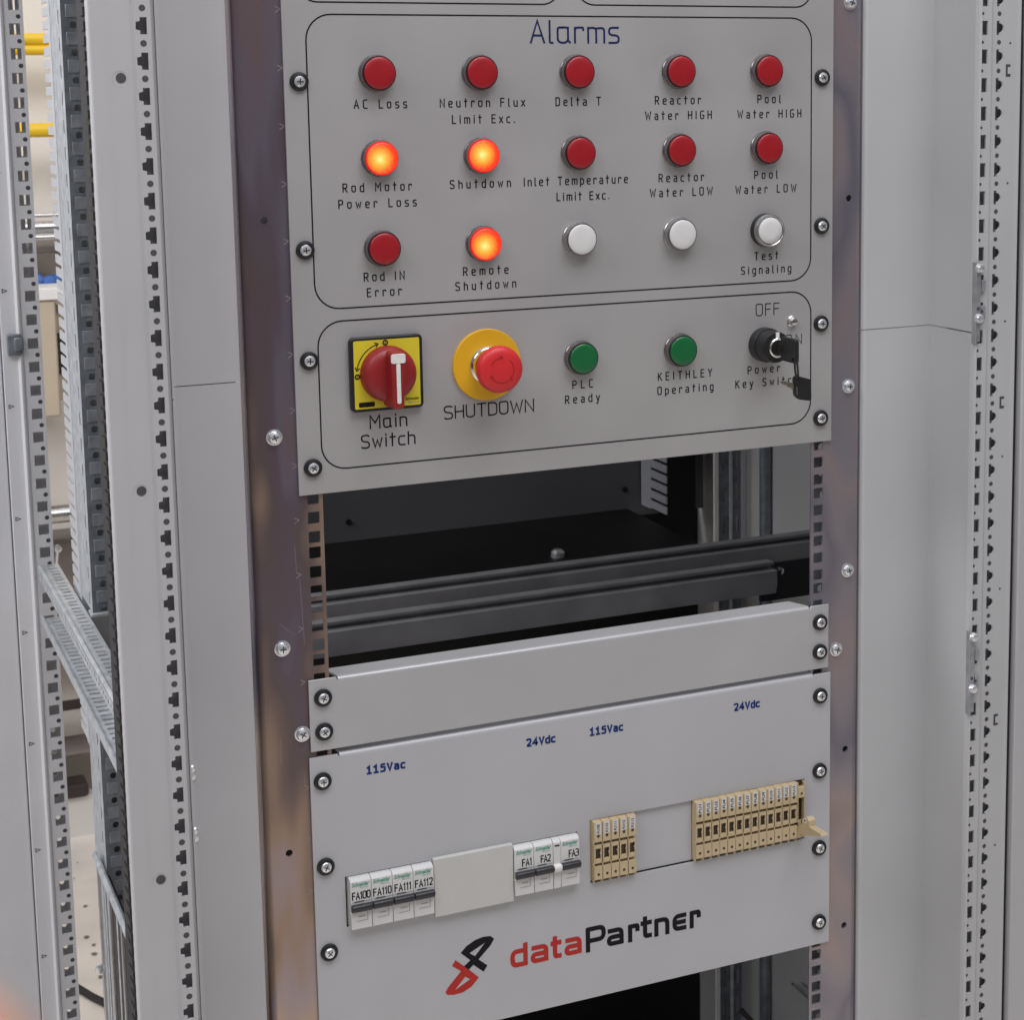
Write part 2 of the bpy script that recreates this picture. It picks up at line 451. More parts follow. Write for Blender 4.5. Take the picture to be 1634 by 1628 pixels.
# ------------------------------------------------------------------ single-stroke engraving alphabet (cap height 1)
X = .70
G = {
 ' ': (.30, []), '.': (.06, [[(.03, 0), (.03, .06)]]),
 'A': (.54, [[(0, 0), (.27, 1), (.54, 0)], [(.09, .33), (.45, .33)]]),
 'C': (.46, [rounded([(.46, 1), (0, 1), (0, 0), (.46, 0)], .26)]),
 'D': (.50, [[(0, 0), (0, 1)] + rounded([(0, 1), (.50, 1), (.50, 0), (0, 0)], .30)[1:]]),
 'E': (.44, [[(.44, 0), (0, 0), (0, 1), (.44, 1)], [(0, .53), (.38, .53)]]),
 'F': (.44, [[(0, 0), (0, 1), (.44, 1)], [(0, .53), (.38, .53)]]),
 'G': (.50, [rounded([(.48, 1), (0, 1), (0, 0), (.50, 0), (.50, .46), (.28, .46)], .22)]),
 'H': (.50, [[(0, 0), (0, 1)], [(.50, 0), (.50, 1)], [(0, .52), (.50, .52)]]),
 'I': (.06, [[(.03, 0), (.03, 1)]]),
 'K': (.50, [[(0, 0), (0, 1)], [(.48, 1), (0, .42)], [(.16, .60), (.50, 0)]]),
 'L': (.42, [[(0, 1), (0, 0), (.42, 0)]]),
 'M': (.62, [[(0, 0), (0, 1), (.31, .42), (.62, 1), (.62, 0)]]),
 'N': (.52, [[(0, 0), (0, 1), (.52, 0), (.52, 1)]]),
 'O': (.52, [rounded([(.26, 1), (0, 1), (0, 0), (.52, 0), (.52, 1), (.26, 1)], .28)]),
 'P': (.48, [[(0, 0), (0, 1)] + rounded([(0, 1), (.48, 1), (.48, .46), (0, .46)], .22)[1:]]),
 'R': (.50, [[(0, 0), (0, 1)] + rounded([(0, 1), (.48, 1), (.48, .48), (0, .48)], .22)[1:], [(.22, .48), (.50, 0)]]),
 'S': (.48, [rounded([(.46, .93), (.38, 1), (0, 1), (0, .54), (.48, .46), (.48, 0), (.08, 0), (0, .08)], .20)]),
 'T': (.52, [[(0, 1), (.52, 1)], [(.26, 1), (.26, 0)]]),
 'U': (.50, [rounded([(0, 1), (0, 0), (.50, 0), (.50, 1)], .26)]),
 'V': (.52, [[(0, 1), (.26, 0), (.52, 1)]]),
 'W': (.74, [[(0, 1), (.18, 0), (.37, .78), (.56, 0), (.74, 1)]]),
 'Y': (.52, [[(0, 1), (.26, .46), (.52, 1)], [(.26, .46), (.26, 0)]]),
 'a': (.42, [rounded([(.02, X), (.42, X), (.42, 0)], .20), rounded([(.42, .38), (0, .38), (0, 0), (.42, 0)], .18)]),
 '@': (.50, [rounded([(.21, X), (0, X), (0, 0), (.42, 0), (.42, X), (.21, X)], .24), [(.42, X), (.42, .10), (.50, .01)]]),
 'c': (.40, [rounded([(.40, X), (0, X), (0, 0), (.40, 0)], .22)]),
 'd': (.44, [[(.44, 1), (.44, 0)], rounded([(.44, X), (0, X), (0, 0), (.44, 0)], .22)]),
 'e': (.44, [rounded([(0, .36), (.44, .36), (.44, X), (0, X), (0, 0), (.42, 0)], .20)[0:1] + rounded([(0, .36), (.44, .36), (.44, X), (0, X), (0, 0), (.42, 0)], .20)[1:]]),
 'g': (.44, [rounded([(.44, X), (.44, -.30), (.03, -.30)], .20), rounded([(.44, X), (0, X), (0, 0), (.44, 0)], .20)]),
 'h': (.42, [[(0, 0), (0, 1)], rounded([(0, X - .02), (.42, X), (.42, 0)], .20)]),
 'i': (.06, [[(.03, 0), (.03, X)], [(.03, .90), (.03, .97)]]),
 'l': (.14, [rounded([(.02, 1), (.02, 0), (.14, 0)], .08)]),
 'm': (.66, [[(0, 0), (0, X)], rounded([(0, X - .02), (.33, X), (.33, 0)], .16), rounded([(.33, X - .04), (.66, X), (.66, 0)], .16)]),
 'n': (.42, [[(0, 0), (0, X)], rounded([(0, X - .02), (.42, X), (.42, 0)], .20)]),
 'o': (.44, [rounded([(.22, X), (0, X), (0, 0), (.44, 0), (.44, X), (.22, X)], .22)]),
 'p': (.44, [[(0, -.30), (0, X)], rounded([(0, X), (.44, X), (.44, 0), (0, 0)], .22)]),
 'r': (.34, [[(0, 0), (0, X)], rounded([(0, X - .12), (.06, X), (.34, X), (.34, X - .12)], .12)]),
 's': (.40, [rounded([(.38, X), (0, X), (0, .37), (.40, .33), (.40, 0), (0, 0)], .15)]),
 't': (.34, [[(.15, 0), (.15, 1)], [(0, X), (.34, X)]]),
 'u': (.42, [rounded([(0, X), (0, 0), (.42, 0)], .20), [(.42, X), (.42, 0)]]),
 'w': (.60, [[(0, X), (.15, 0), (.30, .56), (.45, 0), (.60, X)]]),
 'x': (.42, [[(0, 0), (.42, X)], [(0, X), (.42, 0)]]),
 'y': (.44, [[(0, X), (.23, 0)], [(.44, X), (.16, -.30), (.02, -.30)]]),
 '0': (.50, [rounded([(.25, 1), (0, 1), (0, 0), (.50, 0), (.50, 1), (.25, 1)], .26)]),
 '1': (.22, [[(0, .80), (.16, 1), (.16, 0)]]),
 '!': (.46, [[(.03, .82), (.24, 1), (.24, 0)], [(.02, 0), (.46, 0)]]),
 '4': (.54, [[(.40, 0), (.40, 1), (0, .30), (.54, .30)]]),
 '5': (.46, [rounded([(.44, 1), (.06, 1), (.04, .58), (.46, .62), (.46, 0), (0, 0)], .16)]),
 '2': (.48, [rounded([(0, .90), (.04, 1), (.46, 1), (.46, .55), (0, 0), (.48, 0)], .18)]),
 '3': (.48, [rounded([(0, 1), (.46, 1), (.46, .54), (.14, .54)], .20), rounded([(.14, .54), (.48, .54), (.48, 0), (0, 0)], .20)]),
}


def stroke_text(mb, text, x0, x1, zb, h, wd, y=-.15, ws=1.0):
    """engraved caption filling x0..x1 on the baseline zb"""
    tot = sum(G[c][0] for c in text) * h * ws
    gap = ((x1 - x0) - tot) / max(1, len(text) - 1)
    x = x0
    for c in text:
        gw, strokes = G[c]
        for k, st in enumerate(strokes):
            mb.ribbon([(x + p[0] * h * ws, zb + p[1] * h) for p in st], wd, y - .012 * k)
        x += gw * h * ws + gap
    return mb


def font_mesh(text, x0, x1, zb, h, y, bold=0.0, shear=0.0):
    """lettering in the built-in typeface, scaled to x0..x1 and height h, as MB"""
    cu = bpy.data.curves.new('lettering', 'FONT'); cu.body = text; cu.size = 1; cu.offset = bold; cu.shear = shear; cu.resolution_u = 3
    ob = bpy.data.objects.new('lettering_tmp', cu); COL.objects.link(ob)
    bpy.context.view_layer.update()
    me = bpy.data.meshes.new_from_object(ob.evaluated_get(bpy.context.evaluated_depsgraph_get()))
    xs = [v.co.x for v in me.vertices]; a, b = min(xs), max(xs); k = (x1 - x0) / (b - a)
    ref = max(v.co.y for v in me.vertices)
    mb = MB()
    mb.v = [(x0 + (v.co.x - a) * k, y, zb + v.co.y * h / ref) for v in me.vertices]
    mb.f = [tuple(p.vertices) for p in me.polygons]; mb.m = [0] * len(mb.f)
    bpy.data.objects.remove(ob); bpy.data.curves.remove(cu); bpy.data.meshes.remove(me)
    return mb


# ------------------------------------------------------------------ surroundings
FLOOR = -1100.0
fl = MB(); fl.face([(-6000, -4000, FLOOR), (6000, -4000, FLOOR), (6000, 2400, FLOOR), (-6000, 2400, FLOOR)])
fl = fl.build('floor', M['floor']); fl['kind'] = 'structure'
mb = MB(); mb.box(-4000, 3000, 2300, 2400, FLOOR, 2600)
tag(mb.build('wall', M['cream']), 'cream painted room wall behind the open left side of the cabinet', 'wall')

# ------------------------------------------------------------------ cabinet frame members
T_HOLE = lambda cx, cz, s: [(cx - s * 2.6, cz - 6.0), (cx + s * 2.2, cz - 6.0), (cx + s * 2.2, cz + 6.0), (cx - s * 2.6, cz + 6.0), (cx - s * 2.6, cz + 3.4), (cx - s * 5.6, cz + 2.6), (cx - s * 5.6, cz - 2.6), (cx - s * 2.6, cz - 3.4)]


def bump_hole(cx, cz):
    return [(cx - 3.9, cz - 6.1), (cx - .8, cz - 6.1), (cx - .8, cz - 4.2)] + arc(cx - .4, cz, 4.1, -78, 78, 8) + [(cx - .8, cz + 4.2), (cx - .8, cz + 6.1), (cx - 3.9, cz + 6.1)]


def strip_cells(mb, x0, x1, y0, y1, z0, z1, zref, pitch, holes_fn, axis='y'):
    """sheet strip cut into one cell per pitch so that each cell carries its own real holes"""
    k0 = math.floor((z0 - zref) / pitch); k1 = math.ceil((z1 - zref) / pitch)
    for k in range(k0, k1):
        a, b = zref + k * pitch, zref + (k + 1) * pitch
        mb.prism(rect(x0, x1, a, b), y0, y1, holes_fn((a + b) / 2, k), axis, sides=False)


# left front post
LP = thing('frame_post', 'light grey front cabinet post with T shaped slots, between open side and left filler panels', 'cabinet post', (-397, -60, -900))
o = (-397, -60, -900)
mb = MB(); mb.v = []
prof = [(-397, -57.5), (-396.2, -59.4), (-394.5, -60), (-385.5, -60), (-383.5, -59), (-367, -59), (-364.5, -62), ]
for (xa, ya), (xb, yb) in zip(prof, prof[1:]):
    mb.face([(xa - o[0], ya - o[1], 0), (xb - o[0], yb - o[1], 0), (xb - o[0], yb - o[1], 1500), (xa - o[0], ya - o[1], 1500)])
for (xa, ya), (xb, yb) in (((-353.6, -62), (-350.6, -58)), ((-350.6, -58), (-350.6, -8)), ((-397, -57.5), (-397, -52)), ((-397, -52), (-391, -52)), ((-391, -52), (-391, -8)), ((-391, -8), (-350.6, -8))):
    mb.face([(xa - o[0], ya - o[1], 0), (xb - o[0], yb - o[1], 0), (xb - o[0], yb - o[1], 1500), (xa - o[0], ya - o[1], 1500)])
mb.build('profile', M['paint'], LP, smooth=50)
mb = MB()
strip_cells(mb, -364.5, -353.6, -62, -60, -900, 600, 359.4 - 12.45, 24.78, lambda c, k: [T_HOLE(-359.1, c, 1), circ(-359.2, c - 12.39 + 0.0001 + 3.3 - 3.3, 2.6, 14)] if False else [T_HOLE(-358.6, c, 1)])
mb.v = [(v[0] - o[0], v[1] - o[1], v[2] - o[2]) for v in mb.v]
mb.build('slot_strip', M['paint'], LP)
mb = MB()
for k in range(-50, 12):
    c = 359.4 + 24.78 * k + 12.39
    mb.lathe([(2.3, .0), (2.3, -.0), (0, -.0)], (-359.3 - o[0], -62.12 - o[1], c - o[2]), 14)
mb.build('round_hole', M['hole'], LP)['kind'] = 'stuff'
mb = MB(); mb.box(-366, -352, -53, -51, -900, 600); mb.v = [(v[0] - o[0], v[1] - o[1], v[2] - o[2]) for v in mb.v]
mb.build('inner_web', M['paint'], LP)
for z in (346.8, 48.2, -251.4):
    mb = MB(); mb.lathe([(5.6, -.1), (5.2, .3), (0, .3)], (0, 0, 0), 20); mb.mat = 1
    mb.lathe([(3.6, -.25), (0, -.25)], (.6, 0, .9), 18)
    mb.build('screw_hole', [M['paint'], M['hole']], LP, (-376.2 - o[0], -59.05 - o[1], z - o[2]))
mb = MB()
for k in range(-60, 45):
    z = 10.3 * k
    if -900 < z < 600:
        mb.box(-398.6, -391.5, -52, -34, z, z + 6.2)
mb.box(-396.5, -391.5, -51.5, -10, -900, 600)
mb.v = [(v[0] - o[0], v[1] - o[1], v[2] - o[2]) for v in mb.v]
mb.build('gasket', M['rubber'], LP)
for z in (-196.4, -232.0):
    p = at(305 if z > -220 else 309, 1232 if z > -220 else 1332, 0)

# left filler panels
def filler(name, label, pts, z0, z1, m, group):
    t = MB(); n = len(pts)
    for (xa, ya), (xb, yb) in zip(pts, pts[1:]):
        t.face([(xa, ya, z0), (xb, yb, z0), (xb, yb, z1), (xa, ya, z1)])
    ob = t.build(name, m, smooth=0)
    mo = ob.modifiers.new('thickness', 'SOLIDIFY'); mo.thickness = 1.5 * S; mo.offset = 0
    return tag(ob, label, 'filler panel', group)


LF = [(-349, -56), (-345.5, -10), (-341, 0), (-336, 3), (-289.5, 3), (-287.0, 4.0), (-286.2, 6.5), (-286.2, 16)]
filler('filler_sheet', 'upper flat grey filler panel beside the left mounting rail, above the seam', LF, 114.6, 598, M['paint'], 'filler panels beside the mounting rails')
filler('filler_sheet', 'lower flat grey filler panel beside the left mounting rail, below the seam', LF, -900, 113.7, M['paint'], 'filler panels beside the mounting rails')
RF = [(278.6, 14), (278.6, 5.5), (279.6, 3.6), (282, 3), (351.6, 3), (353.8, -58), (355, -61), (357, -62)]
filler('filler_sheet', 'upper bent grey filler panel beside the right mounting rail, above the seam', RF, 118.4, 598, M['paint_r'], 'filler panels beside the mounting rails')
filler('filler_sheet', 'lower bent grey filler panel beside the right mounting rail, below the seam', RF, -900, 117.2, M['paint_r'], 'filler panels beside the mounting rails')
for (px, py) in ((305.5, 1232), (310, 1331)):
    p = at(px, py, 2)
    mb = MB(); mb.lathe([(3.6, 0), (3.4, -2), (2.0, -3.2), (0, -3.4)], (0, 0, 2.6), 16); mb.lathe([(3.2, 0), (3.2, -1.6), (0, -1.8)], (0, 0, -4.0), 16); mb.box(-2.2, 2.2, -1, 0, -6, 4)
    tag(mb.build('rivet_clip', M['screw'], None, (p.x, 2.2, p.z), bevel=.2), 'small bright metal clip on the lower left filler panel, %s of two' % ('upper' if py < 1280 else 'lower'), 'clip', 'clips on the left filler panel')

# right front post
RP = thing('frame_post', 'light grey front cabinet post with square and half round slots, at the right edge', 'cabinet post', (355, -62, -900))
o = (355, -62, -900)
mb = MB()
strip_cells(mb, 355.0, 367.5, -62, -60, -900, 600, 386.1 - 12.4, 24.75, lambda c, k: [rect(357.6, 363.4, c - 6.1, c + 6.1)])
strip_cells(mb, 370.0, 384.0, -60.5, -58.5, -900, 600, 386.1 - 12.4, 24.75, lambda c, k: [bump_hole(377.6, c)])
for (xa, ya), (xb, yb) in (((367.5, -62), (370, -60.5)), ((384, -60.5), (394, -60.5)), ((394, -60.5), (396.5, -61.5)), ((396.5, -61.5), (399.2, -61.5)), ((399.2, -61.5), (400.4, -60)), ((400.4, -60), (400.4, -20)), ((355, -62), (355, -20))):
    mb.face([(xa, ya, -900), (xb, yb, -900), (xb, yb, 600), (xa, ya, 600)])
mb.v = [(v[0] - o[0], v[1] - o[1], v[2] - o[2]) for v in mb.v]
mb.build('profile', M['paint_r'], RP, smooth=50)
mb = MB(); mb.box(356, 386, -53, -51, -900, 600)
mb.v = [(v[0] - o[0], v[1] - o[1], v[2] - o[2]) for v in mb.v]
mb.build('inner_web', M['paint_r'], RP)
mb = MB()
for k in range(-54, 10):
    c = 386.1 + 24.75 * k - 12.4
    mb.prism([(x, z) for x, z in circ(376.4 - o[0], c - o[2], 2.1, 12)], -60.62 - o[1], -60.60 - o[1])
    mb.prism([(x, z) for x, z in circ(358.0 - o[0], c - o[2], 1.4, 10)], -62.12 - o[1], -62.10 - o[1])
for z in (372, 249, 125, 1, -123, -247, -371):
    mb.prism([(x - o[0], v - o[2]) for x, v in circ(388.5, z + 1, 1.1, 8)], -60.62 - o[1], -60.60 - o[1])
mb.build('round_hole', M['hole'], RP)['kind'] = 'stuff'
for z in (349.2, 52.1, -247):
    mb = MB(); mb.box(-2.4, 2.4, -.2, 0, -5.4, 5.4); mb.mat = 1; mb.box(-.6, 2.6, -1.0, -.2, -3.0, 3.0)
    mb.build('clip_slot', [M['hole'], M['paint_r']], RP, (386.6 - o[0], -60.6 - o[1], z - o[2]), bevel=.3)
mb = MB(); mb.box(400.5, 404.2, -58, -30, -900, 600)
mb.v = [(v[0] - o[0], v[1] - o[1], v[2] - o[2]) for v in mb.v]
mb.build('gasket', M['rubber'], RP)
mb = MB(); mb.box(404.3, 470, -66, -48, -900, 600)
tag(mb.build('cabinet_panel', M['paint'], bevel=1.5), 'narrow strip of a grey cabinet panel beyond the black seam at the right edge', 'cabinet panel')

# spring brackets at the edge of the right filler
for z0, z1, w_ in ((110, 178, 'upper'), (-234, -160, 'lower')):
    t = thing('fixing_bracket', w_ + ' bright metal fixing bracket at the outer edge of the right filler panels', 'bracket', (357.5, -63, (z0 + z1) / 2), 'fixing brackets on the right post')
    h = (z1 - z0) / 2
    mb = MB(); mb.box(-3.4, 1.4, -1.8, -.9, -h, h); mb.box(-4.2, -3.4, -2.4, 4, -h - 2, h + 3); mb.box(2.0, 6.5, -2.0, -1.0, -h * .42, -h * .05); mb.box(2.0, 6.5, -2.0, -1.0, h * .32, h * .62)
    mb.build('plate', M['galv_hinge'], t, bevel=.3)
    for q in (h * .94, -h * .38):
        mb = MB(); mb.lathe([(4.6, -2.2), (4.5, -4), (3.2, -6), (0, -6.8)], (-1, 0, q), 20)
        mb.build('rivet', M['screw'], t)
    mb = MB(); mb.lathe([(1.5, -2.35), (0, -2.35)], (-1.5, 0, -h * .12), 12); mb.lathe([(1.5, -2.35), (0, -2.35)], (2.5, 0, -h * .2), 12)
    mb.build('hole', M['hole'], t)

# rear left post, seen through the open side
BP = thing('frame_post', 'light grey rear cabinet post with a row of square holes, at the far left', 'cabinet post', (-405, 560, -1000))
o = (-405, 560, -1000)
mb = MB()
strip_cells(mb, -384.5, -366.4, 560, 562, -1000, 700, 376.4 - 12.5, 24.6, lambda c, k: [rect(-380.2, -369.8, c - 5.6, c + 5.6)])
for (xa, ya), (xb, yb) in (((-405.3, 566), (-404.6, 563)), ((-404.6, 563), (-390.5, 563)), ((-390.5, 563), (-388.4, 558)), ((-388.4, 558), (-386.2, 558)), ((-386.2, 558), (-384.5, 560)), ((-366.4, 560), (-366.4, 600)), ((-405.3, 566), (-405.3, 610))):
    mb.face([(xa, ya, -1000), (xb, yb, -1000), (xb, yb, 700), (xa, ya, 700)])
mb.v = [(v[0] - o[0], v[1] - o[1], v[2] - o[2]) for v in mb.v]
mb.build('profile', M['paint_rear'], BP, smooth=50)
mb = MB()
for k in range(-57, 14):
    c = 376.4 + 24.6 * k - 12.3
    mb.prism([(x - o[0], z - o[2]) for x, z in circ(-371.2, c, 2.3, 12)], -.14, -.12)
mb.build('round_hole', M['hole'], BP)['kind'] = 'stuff'
mb = MB()
for z in (257, 136.6, 16.5, -102.4, -224.8, -346.7, -465.5, -586):
    zz = z - o[2]; x = -399.6 - o[0]
    mb.ribbon([(x - 2.2, zz + 1.8), (x + 2.4, zz), (x - 2.2, zz - 1.8)], .9, 2.85, closed=True)
mb.build('unit_mark', M['hole'], BP)['kind'] = 'stuff'
mb = MB()
strip_cells(mb, -386, -368.0, 574, 575, -1000, 700, 376.4 - 12.5, 24.6, lambda c, k: [circ(-376.0, c - 1.5, 2.6, 12)] if c < -330 else ([rect(-374.2, -372.2, c - 5, c + 5)] if c > 150 else []))
mb.v = [(v[0] - o[0], v[1] - o[1], v[2] - o[2]) for v in mb.v]
mb.build('inner_web', M['paint_rear'], BP)
mb = MB(); mb.box(-4.5, 9.5, -7, 2, -11, 11); mb.box(2, 11, -10, -7, -6, 8)
mb.build('latch', M['galv_dark'], BP, (-396 - o[0], 563 - o[1], 81 - o[2]), bevel=1.2)
mb = MB(); mb.box(-1200, -406.2, 567, 585, -1000, 700)
tag(mb.build('cabinet_panel', M['paint_rear'], bevel=2), 'plain pale grey sheet metal panel filling the far left edge', 'cabinet panel')

# slotted galvanised depth rails
def slotted(mb, axis_x0, axis_x1, y0, y1, z, th, pitch, slot):
    n = int((y1 - y0) / pitch)
    for k in range(n):
        a = y0 + k * pitch
        xm = (axis_x0 + axis_x1) / 2 + 1
        if k % 2 == 0:
            hs = [rect(xm - slot / 2, xm + slot / 2, a + pitch * .28, a + pitch * .72)]
        else:
            hs = [rect(xm - slot / 2, xm + slot / 2, a + pitch * .25, a + pitch * .62)]
        mb.prism(rect(axis_x0, axis_x1, a, a + pitch), z, z - th, hs, 'z', sides=False)
    return mb


t = thing('depth_rail', 'galvanised slotted channel rail running back from front post to rear post', 'rail', (-376, 20, -204))
o = (-376, 20, -204)
mb = MB(); slotted(mb, -380.5, -366, 20, 548, -150, 1.6, 12.5, 8.5)
mb.v = [(v[0] - o[0], v[1] - o[1], v[2] - o[2]) for v in mb.v]
mb.build('top_flange', M['galv'], t)
mb = MB(); mb.tube([(-381.6, 20, -152.6), (-381.6, 548, -152.6)], 2.7, 10); mb.v = [(v[0] - o[0], v[1] - o[1], v[2] - o[2]) for v in mb.v]
mb.build('rounded_edge', M['galv'], t)
mb = MB()
for k in range(42):
    a = 20 + k * 12.5
    mb.prism(rect(a, a + 12.5, -164, -154), -384.2, -383, [rect(a + 3, a + 8.5, -161, -157.6)], 'x', sides=False)
mb.v = [(v[0] - o[0], v[1] - o[1], v[2] - o[2]) for v in mb.v]
mb.build('slotted_lip', M['galv'], t)
mb = MB(); slotted(mb, -384.5, -366, 20, 530, -200, 1.6, 12.5, 10.0); mb.box(-386, -384.5, 20, 530, -207, -198)
mb.v = [(v[0] - o[0], v[1] - o[1], v[2] - o[2]) for v in mb.v]
mb.build('bottom_flange', M['galv'], t)
mb = MB(); mb.box(-366, -364.6, 20, 548, -205, -150); mb.v = [(v[0] - o[0], v[1] - o[1], v[2] - o[2]) for v in mb.v]
mb.build('web', M['galv'], t)


def punched_post(label, x, y, z0, z1):
    t = thing('punched_rail', label, 'rail', (x, y, z0), 'punched galvanised uprights')
    H = z1 - z0
    mb = MB(); strip_cells(mb, .2, 21.5, 0, 1.5, 0, H, 0, 24.6, lambda c, k: [circ(10.5, c - 10, 3, 12)])
    mb.build('front_face', M['galv_dark'], t)  # dark room reflected in the front is put into its colour
    mb = MB()
    for k in range(int(H / 24.6)):
        mb.box(4.2, 16.8, -1.0, .2, k * 24.6 + 9, k * 24.6 + 20.5)
    mb.build('punched_tab', M['galv_mid'], t, bevel=.4)['kind'] = 'stuff'
    mb = MB()
    for k in range(int(H / 24.6)):
        mb.prism(rect(0, 72, k * 24.6, k * 24.6 + 24.6), 0, 1.2, [rect(14, 19, k * 24.6 + 4, k * 24.6 + 16)], 'x', sides=False)
    mb.build('side_face', M['galv'], t)
    mb = MB(); mb.box(21.5, 23, -3, 12, 0, H); mb.box(25, 29, -6, 6, 0, H)
    mb.build('edge_flange', M['galv_dark'], t)
    mb = MB(); mb.box(-2, 27, -4, 14, -3.5, -.2)
    mb.build('foot', M['galv'], t, bevel=.4)
    return t


punched_post('dark fronted galvanised punched upright standing on the left depth rail', -362, 326, -146, 640)
punched_post('lower galvanised punched upright hanging under the left depth rail', -362, 326, -900, -208)

# finger cable ducts
def finger_duct(label, x, y0, y1, wx, z0, z1, open_front, group):
    t = thing('cable_duct', label, 'cable duct', (x, y0, z0), group)
    mb = MB(); D = y1 - y0; H = z1 - z0; n = int(H / 12.4)
    for k in range(n):
        a = k * 12.4
        if open_front:
            mb.box(0, 1.8, 0, D * .62, a + 1.7, a + 10.7); mb.box(0, 1.8, D * .62, D, a, a + 12.4)
        else:
            mb.box(0, 1.8, D * .30, D, a + 2.0, a + 10.4); mb.box(0, 1.8, 0, D * .30, a, a + 12.4)
    mb.build('fingers', M['duct_in'] if open_front else M['duct'], t, bevel=.2)
    mb = MB(); mb.box(1.8, wx, 3 if open_front else 0, D if open_front else 2, 0, H)
    mb.build('base', M['blackplate'] if open_front else M['duct'], t)  # front-open duct: black box fills the dark area beside the fingers
    return t


finger_duct('pale grey slotted cable duct behind the left punched upright', -362, 396, 452, 38, -300, 640, False, 'slotted cable ducts')
finger_duct('grey slotted cable duct standing inside the cabinet against the back wall', 313, 487, 556, 40, -162, 620, True, 'slotted cable ducts')

# lower galvanised guide frame at the left
t = thing('guide_frame', 'lower galvanised frame of thin vertical strips behind the left front post', 'guide frame', (-366, 190, -900))
o = (-366, 190, -900)
mb = MB(); mb.tube([(-367, 365, -399), (-367, 100, -399)], 3.2, 8); mb.box(-367, -363, 100, 365, -412, -404)
mb.v = [(v[0] - o[0], v[1] - o[1], v[2] - o[2]) for v in mb.v]
mb.build('top_rail', M['galv'], t)
for i, yy in enumerate((352, 318, 284, 250, 216, 186, 160)):
    mb = MB(); mb.box(-367.5 + (i % 2) * 1.5, -364.5, yy, yy + 5, -900, -404)
    mb.v = [(v[0] - o[0], v[1] - o[1], v[2] - o[2]) for v in mb.v]
    mb.build('strip', M['galv'] if i % 2 else M['steel'], t, bevel=.6)
mb = MB(); mb.box(-361.5, -360.5, 100, 322, -900, -404); mb.v = [(v[0] - o[0], v[1] - o[1], v[2] - o[2]) for v in mb.v]
mb.build('backing', M['machine_dark'], t)  # dark sheet added behind the strips so the gaps read dark
p = at(163, 1545, 330)
mb = MB(); mb.lathe([(5, 0), (4.6, -3), (0, -4.5)], (0, 0, 0), 14)
mb.build('bolt', M['screw'], t, (p.x - 2 - o[0], 330 - o[1], p.z - o[2]))

# cabinet shell: right side panel, back panel, base plate, added top light blocker
mb = MB(); mb.box(399, 403, -56, 585, -900, 600)
tag(mb.build('side_panel', M['paint_r']), 'grey right side panel lining the inside of the cabinet', 'cabinet panel')
mb = MB(); mb.box(-318, 398.5, 560, 566, -176, 600)
bp_ = tag(mb.build('back_panel', M['darkwall']), 'dark blue grey back panel inside the cabinet above the black shelf', 'cabinet panel')
for px, py in ((556, 833), (997, 781)):
    p = at(px, py, 559.5)
    mb = MB(); mb.lathe([(3.4, 0), (3.2, -2.0), (0, -2.4)], seg=14)
    mb.build('bolt', M['blackplate'], bp_, (p.x, 559.8, p.z))
mb = MB(); mb.box(-330, 398, 575, 580, -900, -172)
tag(mb.build('back_panel', M['blackplate']), 'black lower back panel inside the cabinet below the shelf', 'cabinet panel')
mb = MB(); mb.box(-405, 403, -50, 590, 600, 606)  # unseen plate, added to keep light out of the bay
tag(mb.build('top_light_blocker', M['paint']), 'unseen grey plate added above the cabinet to keep light out', 'cabinet panel')
mb = MB(); mb.box(-335, 296, 205, 559.5, -170, -166)
tag(mb.build('shelf_plate', M['blackplate'], bevel=.5), 'black shelf plate lying behind the two black cross bars', 'shelf')
mb = MB(); mb.box(-330, 398, 10, 574, -905, -900)
tag(mb.build('base_plate', M['blackplate']), 'black base plate at the bottom of the cabinet', 'cabinet panel')
p = at(890, 884, 205); d_ = (p - CAM); tt = (-163 - CAM.z) / d_.z; p = CAM + d_ * tt
mb = MB(); mb.lathe([(8, 0), (7.6, -5), (5, -8), (0, -9)], (0, 0, 0), 20)
ob = tag(mb.build('dome_bolt', M['screw'], None, (p.x, p.y, -166)), 'shiny dome bolt on the black shelf plate behind the bars', 'bolt')
ob.rotation_euler = (math.radians(-90), 0, 0)

# black cross bars
def cross_bar(label, x0, x1, y, zt, right_end):
    t = thing('cross_bar', label, 'bar', (x0, y, zt), 'black cross bars inside the cabinet')
    L = x1 - x0
    poly = [(0, 0), (3.6, 0), (3.6, -4.2), (5.6, -4.2), (5.6, -5), (0, -17.5), (0, -15), ]
    poly = [(-4, 0), (9, 0), (9, -31), (-8.4, -31), (-11.5, -20.5), (-10.5, -7.4), (2.5, -6.6), (2.5, -3.6), (-4, -3.4)]
    mb = MB(); mb.prism([(yy, zz) for yy, zz in poly], 0, L, axis='x')
    mb.build('channel', M['blacksteel'], t, bevel=.7)
    if right_end:
        mb = MB(); mb.prism(rect(L - 8, L + 56, -44, -5), 10, 13, []); mb.box(L, L + 6, -9, 10, -26, -8); mb.build('end_bracket', M['bracketdark'], t, bevel=.5)
        mb = MB(); mb.lathe([(4, 0), (3.6, -3), (0, -4)], (L + 14, 10, -14), 14); mb.build('bolt', M['screw'], t)
    return t


p = at(521, 948, 220); q = at(1295, 842, 220)
cross_bar('black cross bar spanning the whole opening, farther back of two', -330, 398, 220, p.z, False)
p = at(523, 991, 148); q = at(1232, 908, 148)
cross_bar('black cross bar ending short of the right rail, nearer of two', -330, q.x, 148, p.z, True)

